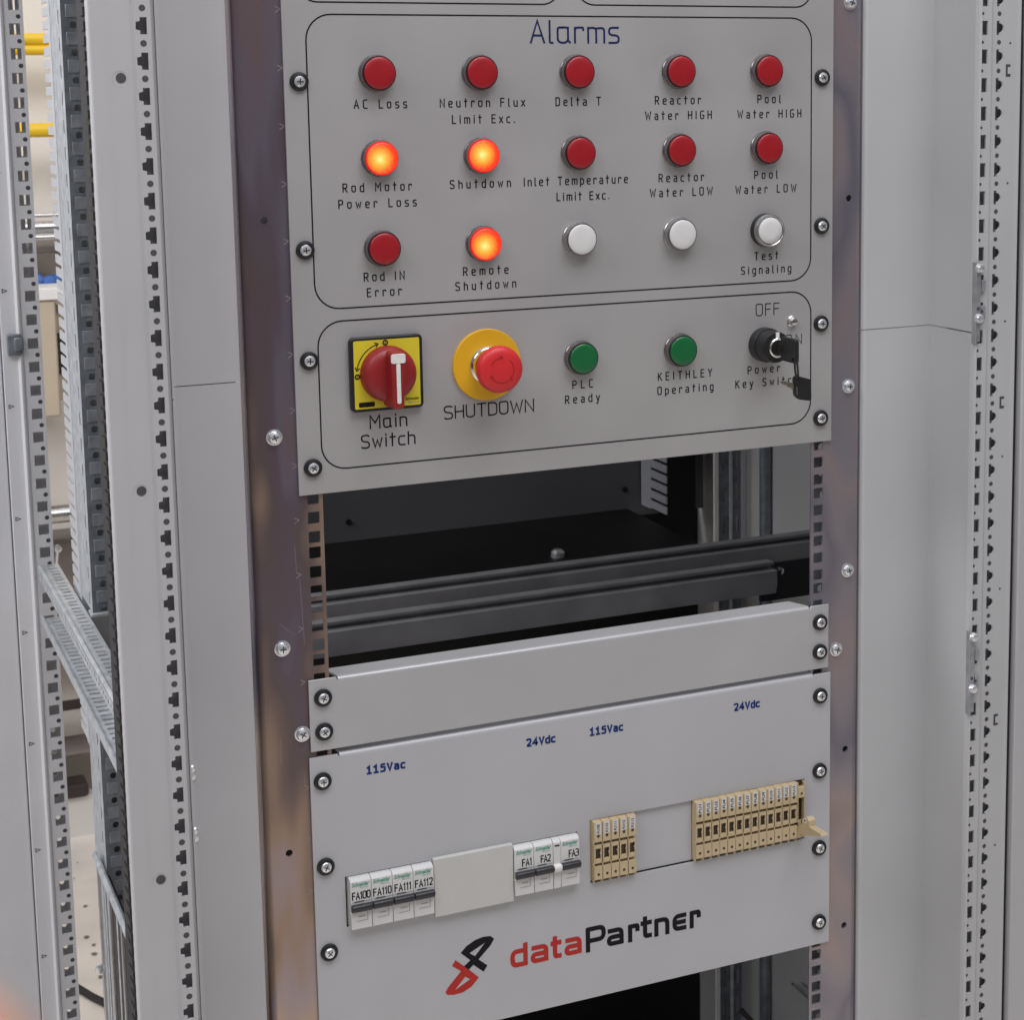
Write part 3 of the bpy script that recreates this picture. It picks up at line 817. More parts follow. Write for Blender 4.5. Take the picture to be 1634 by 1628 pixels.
# galvanised uprights inside at the right
t = thing('punched_rail', 'bright galvanised upright with slots inside the cabinet at the right', 'rail', (352, 440, -900), 'punched galvanised uprights')
mb = MB(); mb.box(0, 6, 0, 3, 0, 1500); mb.build('white_edge', M['whitebox'], t, bevel=.5)
mb = MB(); strip_cells(mb, 7, 20, 2, 4, 0, 1500, 0, 37.5, lambda c, k: [rect(11, 14.5, c - 10, c + 10)]); mb.build('front_face', M['galv_dark'], t)
mb = MB(); mb.tube([(22.5, 2, 0), (22.5, 2, 1500)], 2.4, 10); mb.build('rounded_edge', M['galv'], t)
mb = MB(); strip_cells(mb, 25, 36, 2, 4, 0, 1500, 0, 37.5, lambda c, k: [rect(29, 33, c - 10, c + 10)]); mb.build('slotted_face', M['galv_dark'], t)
mb = MB(); mb.box(8, 36, 9, 10, 0, 1500); mb.build('backing', M['duct'], t)
t = thing('frame_post', 'dull rounded upright against the right side panel', 'cabinet post', (390, 392, -900))
mb = MB(); mb.tube([(3, 0, 0), (3, 0, 1500)], 7, 16); mb.build('tube', M['galv_dark'], t)  # dark tube drawn for a dark vertical band

mb = MB()
a = at(1233, 1528, 430); b = at(1312, 1596, 250); c = at(1233, 1540, 430); d = at(1300, 1602, 250)
mb.tube([(a.x, a.y, a.z), (b.x, b.y, b.z)], 2.0, 8)
tag(mb.build('support_rod', M['steel']), 'upper of two thin steel rods behind the lower right rail', 'rod', 'thin steel rods at the bottom right')
mb = MB(); mb.tube([(c.x, c.y, c.z), (d.x, d.y, d.z)], 2.0, 8)
tag(mb.build('support_rod', M['steel']), 'lower of two thin steel rods behind the lower right rail', 'rod', 'thin steel rods at the bottom right')
mb = MB(); a = at(1188, 1618, 380); mb.tube([(a.x - 5, 380, a.z + 6), (a.x + 12, 340, a.z - 18), (a.x + 60, 250, a.z - 90)], 3, 8)
tag(mb.build('cable', M['rubber']), 'short black cable inside the cabinet at the bottom', 'cable')

# ------------------------------------------------------------------ mounting rails
Z0 = [0, -15.875, -28.575]


def mounting_rail(label, sgn, m, xo, big_holes, marks):
    t = thing('mounting_rail', label, 'mounting rail', (sgn * 225, 2.6, -900), 'iridescent zinc mounting rails')
    o = (sgn * 225, 2.6, -900)
    xi = 224.8; xf = xo - 7
    mb = MB()
    for k in range(-21, 14):
        z0 = 44.45 * k
        hs = []
        for dz in (0, -15.875, -28.575):
            c = z0 + dz
            hs.append(rrect(min(sgn * 227.7, sgn * 237.3), max(sgn * 227.7, sgn * 237.3), c - 4.8, c + 4.8, .9, 2))
        for bz in big_holes:
            if z0 - 36 < bz <= z0 + 8.45:
                hs.append(circ(sgn * 262.8, bz, 3.0, 18))
        lo, hi = min(sgn * xi, sgn * xf), max(sgn * xi, sgn * xf)
        mb.prism(rect(lo, hi, z0 - 36, z0 + 8.45), 2.6, 4.6, hs, sides=False)
    # outer bend and web
    bend = [(xf, 2.6)] + [(xf + 7 * math.sin(math.radians(a)), 9.6 - 7 * math.cos(math.radians(a))) for a in (15, 30, 45, 60, 75, 90)] + [(xo, 46)]
    for (xa, ya), (xb, yb) in zip(bend, bend[1:]):
        mb.face([(sgn * xa, ya, -969.45), (sgn * xb, yb, -969.45), (sgn * xb, yb, 586.3), (sgn * xa, ya, 586.3)])
    mb.face([(sgn * xi, 2.6, -969.45), (sgn * xi, 4.6, -969.45), (sgn * xi, 4.6, 586.3), (sgn * xi, 2.6, 586.3)])
    mb.v = [(v[0] - o[0], v[1] - o[1], v[2] - o[2]) for v in mb.v]
    mb.build('rail_sheet', m, t, smooth=35)
    if marks:
        mb = MB()
        for k in range(-20, 13):
            zz = 44.45 * k - 1.2 - o[2]; x = -246.6 - o[0]
            mb.ribbon([(x - 1.8, zz + 2.6), (x + 2.0, zz + .6), (x - 1.8, zz - 2.0)], .42, -.08)
        mb.build('unit_mark', M['mark'], t)['kind'] = 'stuff'
        mb = MB()
        for pts in ([(478, 925), (481, 958), (484, 1003), (486, 1030)], [(446, 995), (458, 1006), (470, 1013)], [(486, 1240), (487, 1256)], [(470, 870), (473, 912)], [(448, 1180), (449, 1220)]):
            q = [at(px, py, 2.6) for px, py in pts]
            mb.ribbon([(p.x - o[0], p.z - o[2]) for p in q], .20, -.06)
        mb.build('scratch', M['mark'], t)['kind'] = 'stuff'
    else:
        mb = MB()
        for k in range(-20, 12):
            z0 = 44.45 * k
            mb.prism(rect(236.5, 277, z0, z0 + 44.45), 22, 23.5, [circ(247.5 + (k % 3), z0 + 9, 4.0, 14), circ(249.0 - (k % 2) * 2, z0 + 30, 3.4, 14)], sides=False)
        mb.v = [(v[0] - o[0], v[1] - o[1], v[2] - o[2]) for v in mb.v]
        mb.build('inner_flange', M['galv_mid'], t)
    return t


RL = mounting_rail('left mounting rail of dark purple brown iridescent zinc with square holes', -1, M['rail_l'], 281.5, (238.3, -275.8, -450), True)
RR = mounting_rail('right mounting rail of grey pink iridescent zinc with square holes', 1, M['rail_r'], 277.2, (237.6, -275.9, -450.2), False)


def dome_screw_mb(r=4.9, washer=6.5):
    mb = MB()
    mb.lathe([(washer, 0), (washer, -.9), (r + .3, -1.1)], seg=28)
    mb.lathe([(r + .2, -1.0), (r, -2.2), (r * .86, -3.4), (r * .5, -4.3), (0, -4.6)], seg=28)
    mb.mat = 1
    cross(mb, r * .55, -4.75, 0.8)
    return mb


def cross(mb, L, y, wd):
    for a in (20, 110):
        ca, sa = math.cos(math.radians(a)), math.sin(math.radians(a))
        pts = [(-L * ca - wd * -sa / 2, -L * sa - wd * ca / 2), (L * ca - wd * -sa / 2, L * sa - wd * ca / 2), (L * ca + wd * -sa / 2, L * sa + wd * ca / 2), (-L * ca + wd * -sa / 2, -L * sa + wd * ca / 2)]
        mb.prism(pts, y + (.05 if a > 90 else 0), y + 1.6)


proto = None
for root, sgn, spots in ((RL, -1, ((-262, 68), (-262.1, -103.7), (-248.5, -177))), (RR, 1, ((262.5, 409.4), (263.2, 67.6), (263.6, -104.2), (251.7, -177.8)))):
    for x, z in spots:
        loc = (x - sgn * 225, 0, z + 900)
        if proto is None:
            proto = dome_screw_mb().build('screw', [M['screw'], M['recess']], root, loc)
        else:
            c = proto.copy(); COL.objects.link(c); c.parent = root; c.location = Vector(loc) * S
            c.rotation_euler = (0, random.uniform(0, 6), 0)


# ------------------------------------------------------------------ front panels
def washer_screws(root, origin, spots):
    """cup washer and pan head screw, parts of the panel they hold"""
    for x, z in spots:
        mb = MB()
        mb.lathe([(4.5, -2.0), (4.4, -3.2), (3.7, -4.1), (1.8, -4.6), (0, -4.7)], seg=26)
        mb.mat = 1; cross(mb, 2.5, -4.85, .8)
        s = mb.build('screw', [M['screw'], M['recess']], root, (x - origin[0], 0, z - origin[2]))
        s.rotation_euler = (0, random.uniform(0, 6), 0)
        mb = MB(); mb.lathe([(7.4, 0), (7.4, -1.4), (6.9, -2.6), (5.6, -3.0), (4.9, -2.4), (4.6, -.6), (0, -.6)], seg=32)
        mb.build('washer', M['black'], s)


# alarm panel
AO = (0, 0, 19.4)
AP = thing('alarm_panel', 'grey metal alarm panel engraved with the heading Alarms and framed rows of captions', 'control panel', AO)
mb = MB(); mb.prism(rect(-244.3, 244.4, 0, 578), 0, 2.5)
mb.build('plate', M['panel'], AP, bevel=.35)


def frame_line(x0, x1, z0, z1, r, wd=1.15):
    mb = MB(); mb.ribbon(rrect(x0, x1, z0 - AO[2], z1 - AO[2], r, 8), wd, -.15, closed=True)
    mb.build('frame_line', M['ink'], AP)


frame_line(-226, 222, 167, 395.6, 20)
frame_line(-225, 222.4, 38.3, 157, 20)
frame_line(-232, -14, 404.9, 520, 16)
frame_line(0, 222, 404.9, 520, 16)
CAPS = [('AC Loss', -189.9, -146.4, 326.6), ('Neutron Flux', -119.4, -46.5, 326.6), ('Limit Exc.', -109.5, -55.6, 313.5), ('Rod Motor', -201.0, -144.3, 261.6), ('Power Loss', -204.8, -140.7, 248.9),
        ('Shutdown', -112.5, -60.2, 261.6), ('Inlet Temperature', -49.1, 44.7, 261.6), ('Limit Exc.', -20.2, 27.5, 248.6), ('Rod IN', -186.2, -152.5, 190.6), ('Error', -184, -155.2, 178.2),
        ('Remote', -103.2, -63.8, 190.8), ('Shutdown', -110, -57.3, 179.0), ('Delta T', -19.8, 20.9, 326.5), ('Reactor', 70.4, 113.9, 326.5), ('Water HIGH', 61.2, 124.0, 313.8), ('Pool', 168.4, 191.6, 326.4),
        ('Water HIGH', 148.8, 212.0, 313.7), ('Reactor', 73.3, 116.5, 261.2), ('Water LOW', 65, 124.7, 248.8), ('Pool', 165.2, 188.7, 261.2), ('Water LOW', 146.7, 207.3, 248.8), ('Test', 165.3, 189.2, 190.4),
        ('Signaling', 152.1, 202.3, 178.4), ('PLC', -8.6, 10.3, 90.3), ('Ready', -15.5, 16.5, 78.0), ('KEITHLEY', 71, 123.4, 91.0), ('Operating', 70.5, 124.7, 78.7), ('Power', 158.5, 191.1, 90.1), ('Key Switch', 146.3, 209.3, 78.4)]
for tx, x0, x1, zc in CAPS:
    mb = stroke_text(MB(), tx, x0 + .4, x1 - .4, zc - 3.2 - AO[2], 6.4, .98)
    mb.build('caption', M['ink'], AP)
for tx, x0, x1, zc, h, wd, ws, mm in (('OFF', 166.5, 190.7, 142.9, 10.2, .85, 1.2, 'ink'), ('ON', 196.5, 213.4, 114.4, 8.6, .8, 1.25, 'ink'), ('M@in', -185.1, -153.8, 73.7, 10.4, 1.25, 1.22, 'ink'), ('Switch', -192.6, -147.3, 58.2, 10.2, 1.25, 1.25, 'ink'), ('SHUTDOWN', -122.5, -43.5, 76.0, 10.2, 1.15, 1.38, 'ink'), ('Al@rms', -41.1, 38.2, 383.0, 17.6, 1.75, 1.24, 'navy')):
    mb = stroke_text(MB(), tx, x0 + .5, x1 - .5, zc - h / 2 - AO[2], h, wd, ws=ws)
    mb.build('caption' if mm == 'ink' else 'heading', M[mm], AP)
mb = MB(); mb.lathe([(4.9, 0), (4.9, -.8), (4.2, -1.4), (4.0, -3.4), (2.9, -5.4), (0, -6.2)], seg=28)
mb.build('dome_nut', M['chrome'], AP, (203, 0, 131 - AO[2]))
washer_screws(AP, AO, [(sx * 232.6, z) for z in (344.4, 214.3, 127.0, 41.2) for sx in (-1, 1)])

# blank panel with folded edges
BO = (0, 0, -193)
BPn = thing('blank_panel', 'narrow blank grey panel with bent top edge between the open bay and lower panel', 'blank panel', BO)
mb = MB()
mb.prism([(-242.5, 0), (242.5, 0), (242.5, 60), (224, 60), (222, 56.7), (-218, 56.7), (-220, 60), (-242.5, 60)], 0, 2)
mb.build('plate', M['blank'], BPn, bevel=.35)
mb = MB()
prof = [(.02 + 3.6 - 3.6 * math.cos(math.radians(a)), 56.6 + 3.6 * math.sin(math.radians(a))) for a in (0, 15, 30, 45, 60, 75, 90)] + [(24, 60.3), (24, 58.8), (3.6, 58.4)]
b0 = len(mb.v)
n = len(prof)
mb.v += [(-218 - (6 if y > 20 else 0), y, z) for i, (y, z) in enumerate(prof)] + [(222 - (8 if y > 20 else 0), y, z) for i, (y, z) in enumerate(prof)]
for i in range(n):
    j = (i + 1) % n
    mb.f.append((b0 + i, b0 + j, b0 + n + j, b0 + n + i)); mb.m.append(0)
mb.f += [tuple(range(n)), tuple(range(n, 2 * n))]; mb.m += [0, 0]
mb.build('top_flange', M['blank'], BPn, smooth=50)
washer_screws(BPn, BO, [(-231.2, -148.6), (-231.2, -177.1), (233, -148.8), (233, -176.8)])

# lower panel
LO = (0, 0, -461.4)
LPn = thing('breaker_panel', 'pale grey lower panel with cutouts for breakers and terminals and a red black logo', 'control panel', LO)
zt = -198.2 - LO[2]
mb = MB()
outer = [(-244, 0), (244.8, 0), (244.8, zt), (228, zt), (226.5, zt - 2.7), (-219, zt - 2.7), (-220.5, zt), (-244, zt)]
hl = [rect(-218.0, -145.5, -348.4 - LO[2], -304.2 - LO[2]), rect(-72.0, -10.4, -348.4 - LO[2], -304.4 - LO[2]), rect(1.6, 217.6, -354.4 - LO[2], -296.2 - LO[2])]
mb.prism(outer, 0, 2, hl)
mb.build('plate', M['lower'], LPn, bevel=.3)
mb = MB()
prof = [(.02 + 4 - 4 * math.cos(math.radians(a)), zt - 2.8 + 4 * math.sin(math.radians(a))) for a in (0, 15, 30, 45, 60, 75, 90)] + [(22, zt + 1.4), (22, zt - .2), (4, zt - .6)]
n = len(prof)
mb.v += [(-219, y, z) for y, z in prof] + [(226.5, y, z) for y, z in prof]
for i in range(n):
    j = (i + 1) % n
    mb.f.append((i, j, n + j, n + i)); mb.m.append(0)
mb.f += [tuple(range(n)), tuple(range(n, 2 * n))]; mb.m += [0, 0]
mb.build('top_flange', M['lower'], LPn, smooth=50)
washer_screws(LPn, LO, [(-234, -218.6), (-234, -291.8), (-233.6, -366.4), (-233.6, -439.3), (233.5, -218.8), (233.3, -291.0), (233.1, -366.0), (233.3, -439.3)])
for tx, x0, x1 in (('115Vac', -197, -163.8), ('24Vdc', -56.2, -29.4), ('115Vac', 2.7, 34.6), ('24Vdc', 144.1, 170.6)):
    stroke_text(MB(), tx.replace('1', '!'), x0 + .6, x1 - .6, -219.6 - LO[2] + .6, 5.9, 1.75, ws=1.22).build('printed_label', M['blueprint'], LPn, smooth=0)
# emblem
def poly_part(outer, hole, m, name):
    mb = MB(); mb.prism([(x, z - LO[2]) for x, z in outer], -.2, -.05, [[(x, z - LO[2]) for x, z in hole]])
    mb.build(name, m, LPn, smooth=0)


poly_part([(-119.8, -392.4), (-114.4, -387.3), (-106.8, -383.6), (-99.3, -382.2), (-92.6, -382.9), (-89.3, -386.0), (-92.7, -391.2), (-103.9, -401.6), (-96.0, -408.9), (-99.6, -413.8), (-108.6, -405.5), (-112.9, -409.0), (-117.0, -405.0), (-111.2, -400.8)],
          [(-112.0, -394.2), (-97.4, -387.6), (-107.0, -398.1)], M['logo_black'], 'emblem')
poly_part([(-124.6, -397.8), (-114.1, -407.6), (-104.0, -418.0), (-110.3, -424.6), (-118.7, -428.3), (-127.0, -428.7), (-132.5, -427.4), (-134.4, -425.0), (-131.8, -420.9), (-119.8, -408.8), (-127.9, -402.3)],
          [(-116.2, -414.5), (-111.8, -417.9), (-126.1, -425.0)], M['logo_red'], 'emblem')
# word mark, heavy square strokes
def heavy(strokes, x0, x1, h, m):
    mb = MB(); wd = 4.2; B = -416.8 - LO[2]
    for k, st in enumerate(strokes):
        pts = [(x0 + wd / 2 + p[0] * (x1 - x0 - wd), B + wd / 2 + p[1] * (h - wd)) for p in st]
        mb.ribbon(pts, wd, -.16 - .02 * k)
    mb.build('wordmark', m, LPn, smooth=0)


HR = lambda pts, r: rounded(pts, r, 5)
d_ = [[(1, 1.32), (1, 0)], HR([(1, .92), (.0, .92), (0, 0), (1, 0)], .45)]
d_ = [[(1, 1), (1, -.02)], HR([(1, .70), (0, .70), (0, 0), (1, 0)], .34)]
a_ = [HR([(.02, 1), (1, 1), (1, -.05)], .34), HR([(1, .50), (0, .50), (0, 0), (1, 0)], .26)]
t_ = [HR([(.32, 1), (.32, 0), (1, 0)], .24), [(-.06, .72), (1, .72)]]
P_ = [[(0, -.1), (0, 1)], HR([(0, 1), (1, 1), (1, .40), (0, .40)], .34)]
r_ = [[(0, -.1), (0, 1)], HR([(0, 1), (1, 1), (1, .66)], .3)]
n_ = [[(0, -.12), (0, 1)], HR([(0, 1), (1, 1), (1, -.12)], .4)]
e_ = [HR([(1, 1), (0, 1), (0, 0), (1, 0)], .42), [(0, .5), (.95, .5)]]
for st, x0, x1, h, m in ((d_, -75, -58.7, 21.8, 'logo_red'), (a_, -56.1, -39.4, 16.2, 'logo_red'), (t_, -37.5, -26.3, 21.4, 'logo_red'), (a_, -24.2, -7.8, 16.2, 'logo_red'),
                         (P_, -3.9, 15.5, 22.2, 'logo_black'), (a_, 16.4, 32.8, 16.2, 'logo_black'), (r_, 37, 48.4, 16.2, 'logo_black'), (t_, 49.2, 61.2, 21.4, 'logo_black'), (n_, 62.9, 78, 16.2, 'logo_black'), (e_, 81, 95.7, 16.2, 'logo_black'), (r_, 98.3, 109.7, 16.2, 'logo_black')):
    heavy(st, x0, x1, h, M[m])

# ------------------------------------------------------------------ pilot lamps
def lamp(lens_mats, bez, edge, label, group, loc):
    t = thing('pilot_lamp', label, 'indicator lamp', loc, group)
    mb = MB(); mb.lathe([(14.7, 0), (14.7, -1.4), (14.2, -2.0), (14.0, -3.6), (14.2, -4.2), (13.9, -6.0), (13.7, -7.0)], seg=44)
    mb.build('bezel', bez, t)
    mb = MB(); mb.lathe([(13.7, -6.8), (13.6, -7.8), (13.2, -8.4), (12.6, -8.5), (12.5, -8.2)], seg=44)
    mb.build('rim', edge, t)
    mb = MB(); mb.mat = 1 if len(lens_mats) > 1 else 0
    mb.lathe([(12.55, -7.8), (12.5, -8.9), (12.2, -9.4)], seg=44); mb.mat = 0
    mb.lathe([(12.2, -9.4), (11.4, -9.8), (8, -10.1), (4, -10.25), (0, -10.3)], seg=44)
    mb.build('lens', lens_mats, t, smooth=60)
    return t


XC = (-170.8, -85.9, -1.3, 91.6, 175.9)
ZR = (350.4, 284.3, 213.1, 113.2)
GA = 'round indicator lamps on the alarm panel'
red = lamp([M['red_lens']], M['bezel'], M['bezel_edge'], 'unlit red round lamp above the caption AC Loss', GA, (XC[0], 0, ZR[0]))
for i, j, cap in ((1, 0, 'Neutron Flux Limit Exc.'), (2, 0, 'Delta T'), (3, 0, 'Reactor Water HIGH'), (4, 0, 'Pool Water HIGH'), (2, 1, 'Inlet Temperature Limit Exc.'), (3, 1, 'Reactor Water LOW'), (4, 1, 'Pool Water LOW'), (0, 2, 'Rod IN Error')):
    dup(red, (XC[i], 0, ZR[j]), 'unlit red round lamp above the caption ' + cap, GA)
lit = lamp([M['lit_lens'], M['lit_side']], M['bezel'], M['lit_rim'], 'lit orange red lamp above the caption Rod Motor Power Loss', GA, (XC[0], 0, ZR[1]))
l2 = dup(lit, (XC[1], 0, ZR[1]), 'lit orange red lamp above the caption Shutdown in the middle row', GA)
l3 = dup(lit, (XC[1], 0, ZR[2]), 'lit orange red lamp above the caption Remote Shutdown', GA)
for q_, an in ((l2, 40), (l3, -25)):
    for ch in q_.children:
        if ch.name.startswith('lens'): ch.rotation_euler = (0, math.radians(an), 0)
wh = lamp([M['white_lens']], M['bezel_silver'], M['bezel'], 'white round lamp without a caption, below Inlet Temperature Limit Exc.', GA, (XC[2], 0, ZR[2]))
dup(wh, (XC[3], 0, ZR[2]), 'white round lamp without a caption, below Reactor Water LOW', GA)
gr = lamp([M['green_lens']], M['bezel'], M['black'], 'green round lamp above the caption PLC Ready', GA, (XC[2], 0, ZR[3]))
dup(gr, (XC[3], 0, ZR[3]), 'green round lamp above the caption KEITHLEY Operating', GA)
t = thing('push_button', 'white push button with chrome ring above the caption Test Signaling', 'push button', (XC[4], 0, ZR[2]))
mb = MB(); mb.lathe([(14.6, 0), (14.6, -5.8), (14.2, -6.4)], seg=44); mb.build('collar', M['black'], t)
mb = MB(); mb.lathe([(14.3, -6.2), (14.3, -9.2), (13.8, -10.2), (12.9, -10.5), (12.2, -9.9), (12.0, -8)], seg=44); mb.build('chrome_ring', M['bezel_silver'], t)
mb = MB(); mb.lathe([(11.7, -7.5), (11.6, -9.9), (11.1, -10.6), (6, -11), (0, -11.1)], seg=44); mb.build('button', M['white_lens'], t, smooth=60)
mb = MB(); mb.lathe([(12.1, -8.2), (11.6, -8.2)], seg=44); mb.build('gap', M['black'], t)

# ------------------------------------------------------------------ main switch
SO = (-171, 0, 113.3)
t = thing('rotary_switch', 'red rotary main switch with white pointer on a yellow and black square plate', 'rotary switch', SO)
mb = MB(); mb.prism(rrect(-30, 30, -30, 30, 4, 5), -5.5, 0); mb.build('base_plate', M['black'], t, bevel=.8)
mb = MB(); mb.prism(rrect(-27.2, 27.2, -27.4, 27.4, 1, 2), -5.9, -5.4); lg = mb.build('legend_plate', M['legend'], t)
mb = MB()
A_ = arc(0, 0, 25.2, 110, 168, 18)
mb.ribbon(A_, .85, -6.02)
for (px, pz), (qx, qz) in ((A_[0], A_[1]), (A_[-1], A_[-2])):
    u = Vector((px - qx, pz - qz)).normalized(); nrm = Vector((-u.y, u.x)); tip = Vector((px, pz)) + u * 1.8
    for s_ in (1, -1):
        e = tip - u * 2.4 + nrm * 1.7 * s_
        mb.ribbon([(tip.x, tip.y), (e.x, e.y)], .9, -6.03 - .01 * s_)
mb.ribbon(circ(-1.0, 24.9, 1.8, 16), 1.15, -6.02, closed=True); mb.ribbon([(-1, 24.2), (-1, 25.6)], .6, -6.03)
mb.ribbon(circ(-24.6, -1.2, 1.8, 16), 1.15, -6.02, closed=True); mb.ribbon(circ(-24.6, -1.2, .6, 8), .4, -6.03, closed=True)
mb.prism(rrect(-24.2, -11, -26.0, -22.0, 1, 3), -6.1, -5.9)
mb.build('marking', M['ink'], lg)
mb = font_mesh('Schneider', 14.2, 26.2, -23.0, 2.5, -6.05, .02, .25); mb.build('marking', M['ink'], lg, smooth=0)
mb = font_mesh('Electric', 16.8, 26.0, -25.6, 1.7, -6.05, .01, 0); mb.build('marking', M['grey_ink'], lg, smooth=0)
mb = MB(); mb.lathe([(22.6, -5.9), (22.4, -11), (21.6, -14.5), (19.0, -17.4), (14, -18.6), (0, -18.8)], seg=56)
kn = mb.build('knob', M['knob_red'], t, smooth=45)
mb = MB()
lo = rounded([(-5.6, 20), (7.4, 20), (7.0, 0), (6.4, -26.5), (-5.4, -26.5), (-5.4, 0)], 5, 4, True)
hi = rounded([(-4.6, 19.6), (7.6, 19.6), (6.4, 0), (5.8, -25.5), (-3.4, -25.5), (-3.8, 0)], 3.0, 4, True)
mid = [((a[0] + b[0]) / 2 * .92, (a[1] + b[1]) / 2) for a, b in zip(lo, hi)]
mb.loft(lo, -9, mid, -19, cap0=True, cap1=False); mb.loft(mid, -19, hi, -31.5, cap0=False, cap1=True)
mb.build('grip', M['knob_red'], kn, bevel=1.6, seg=3)
mb = MB(); mb.prism(rrect(-4.6, 7.2, 11.2, 18.8, 1.6, 3), -32.2, -31.3); mb.prism(rrect(-.4, 3.0, -21, 11.2, 1.4, 3), -32.1, -31.3)
mb.build('pointer', M['pointer'], kn, bevel=.25)

# ------------------------------------------------------------------ emergency stop
t = thing('emergency_stop', 'red mushroom shutdown button on a yellow disc above the word SHUTDOWN', 'stop button', (-84.8, 0, 113.3))
mb = MB(); mb.lathe([(29.6, 0), (29.6, -2.2), (29.1, -2.8), (14, -3.0), (0, -3.0)], seg=72); mb.build('disc', M['yellow'], t)
mb = MB(); mb.lathe([(15.4, -3.0), (15.4, -4.4), (14.2, -5.0), (14.0, -9.0), (14.6, -9.6), (14.4, -13), (12.5, -13.4), (12.5, -17)], seg=48); mb.build('collar', M['chrome'], t)
mb = MB(); mb.lathe([(10.5, -15), (13, -20.5), (18.0, -22.8), (19.2, -25.0), (19.3, -28.0), (18.7, -30.6), (17.2, -32.2), (13.8, -33.3), (8, -33.9), (0, -34.1)], seg=64)
mb.lathe([(10.5, -15), (10.5, -10)], seg=40)
mu = mb.build('mushroom', M['mush_red'], t, (0, -2.6, 0), smooth=70)
mb = MB()
for a0, a1 in ((200, 300), (-52, 48), (85, 150)):
    A_ = arc(0, 0, 10.2, a0, a1, 16); mb.ribbon(A_, .8, -33.84)
    u = Vector((A_[0][0] - A_[1][0], A_[0][1] - A_[1][1])).normalized(); nn = Vector((-u.y, u.x)); tp = Vector(A_[0])
    for s_ in (1, -1):
        e = tp - u * 2.4 + nn * 1.5 * s_; mb.ribbon([tuple(tp), tuple(e)], .7, -33.9 - .01 * s_)
mb.build('arrow', M['arrow_red'], mu)

# ------------------------------------------------------------------ key switch and keys
t = thing('key_switch', 'black key switch barrel above the caption Power Key Switch', 'key switch', (174.5, 0, 112.3))
mb = MB(); mb.lathe([(15.2, 0), (15.2, -8.6), (14.6, -9.6), (13.9, -9.8), (13.9, -22), (13.0, -24.5), (8.6, -25.2)], seg=44); mb.build('barrel', M['black'], t)
mb = MB(); mb.lathe([(8.7, -25.0), (8.7, -26.6), (8.0, -27.2), (7.0, -26.8), (6.9, -25.4)], seg=36); mb.build('lock_ring', M['chrome'], t)
mb = MB(); mb.lathe([(7.0, -25.6), (0, -25.6)], seg=32); mb.build('lock_face', M['black'], t)
mb = MB(); mb.box(-1.6, 1.6, -25.6, -24.6, 8.2, 13.4); mb.build('position_mark', M['whitebox'], t)
k1 = thing('key', 'black headed key inserted in the key switch', 'key', (174.5, -26, 112.3))
mb = MB(); mb.box(-.9, .9, -8, 0, -3.6, 3.6); mb.build('blade', M['brass'], k1, bevel=.2)
mb = MB(); mb.prism(rrect(-33, -7.5, -9.6, 11.2, 2.2, 4), -1.9, 1.9, [circ(-29, -6.5, 1.7, 12)], 'x'); mb.build('head', M['black'], k1, bevel=.6)
k2 = thing('key', 'spare black headed key hanging from the inserted key', 'key', (187, -44, 78))
mb = MB(); mb.prism(rounded([(-7.6, 9.2), (-6.6, 11.2), (-3, 11.4), (8.4, 7.8), (9.2, 6), (9.6, -9.8), (8, -11), (-2.6, -9.2), (-6.8, -5.4)], 1.6, 3, True), -1.8, 1.8, [circ(-4.2, 8.6, 1.3, 10)])
mb.build('head', M['black'], k2, bevel=.5)
mb = MB(); mb.prism([(-5.6, .8), (-5.6, 2.2), (-4.6, 2.8), (-4.2, -4.6), (-5.2, -5.0)], -2.0, -1.75); mb.build('painted_glint', M['chrome'], k2)  # highlight laid on the key head as a chrome sliver
mb = MB(); mb.prism([(-7.0, 5.4), (-20.0, 9.0), (-21.2, 8.0), (-19.4, 5.6), (-17, 4.4), (-15, 4.6), (-12.6, 1.8), (-11, 2.2), (-9, -.4), (-7.0, -.6)], -.8, .8); mb.build('blade', M['brass'], k2, bevel=.2)
mb = MB()
a = Vector((176.0, -53.5, 106.0)); b = Vector((183.4, -44.5, 86.8))
pts = []
dv = (b - a); nn = Vector((.75, .3, .35)).normalized()
for i in range(25):
    th = 2 * math.pi * i / 24
    pts.append(tuple((a + b) / 2 + dv * .54 * math.cos(th) + nn * 1.9 * math.sin(th)))
mb.tube(pts, 1.0, 8, caps=False)
tag(mb.build('key_ring', M['black']), 'thin dark loop joining the spare key to the inserted key', 'key ring')

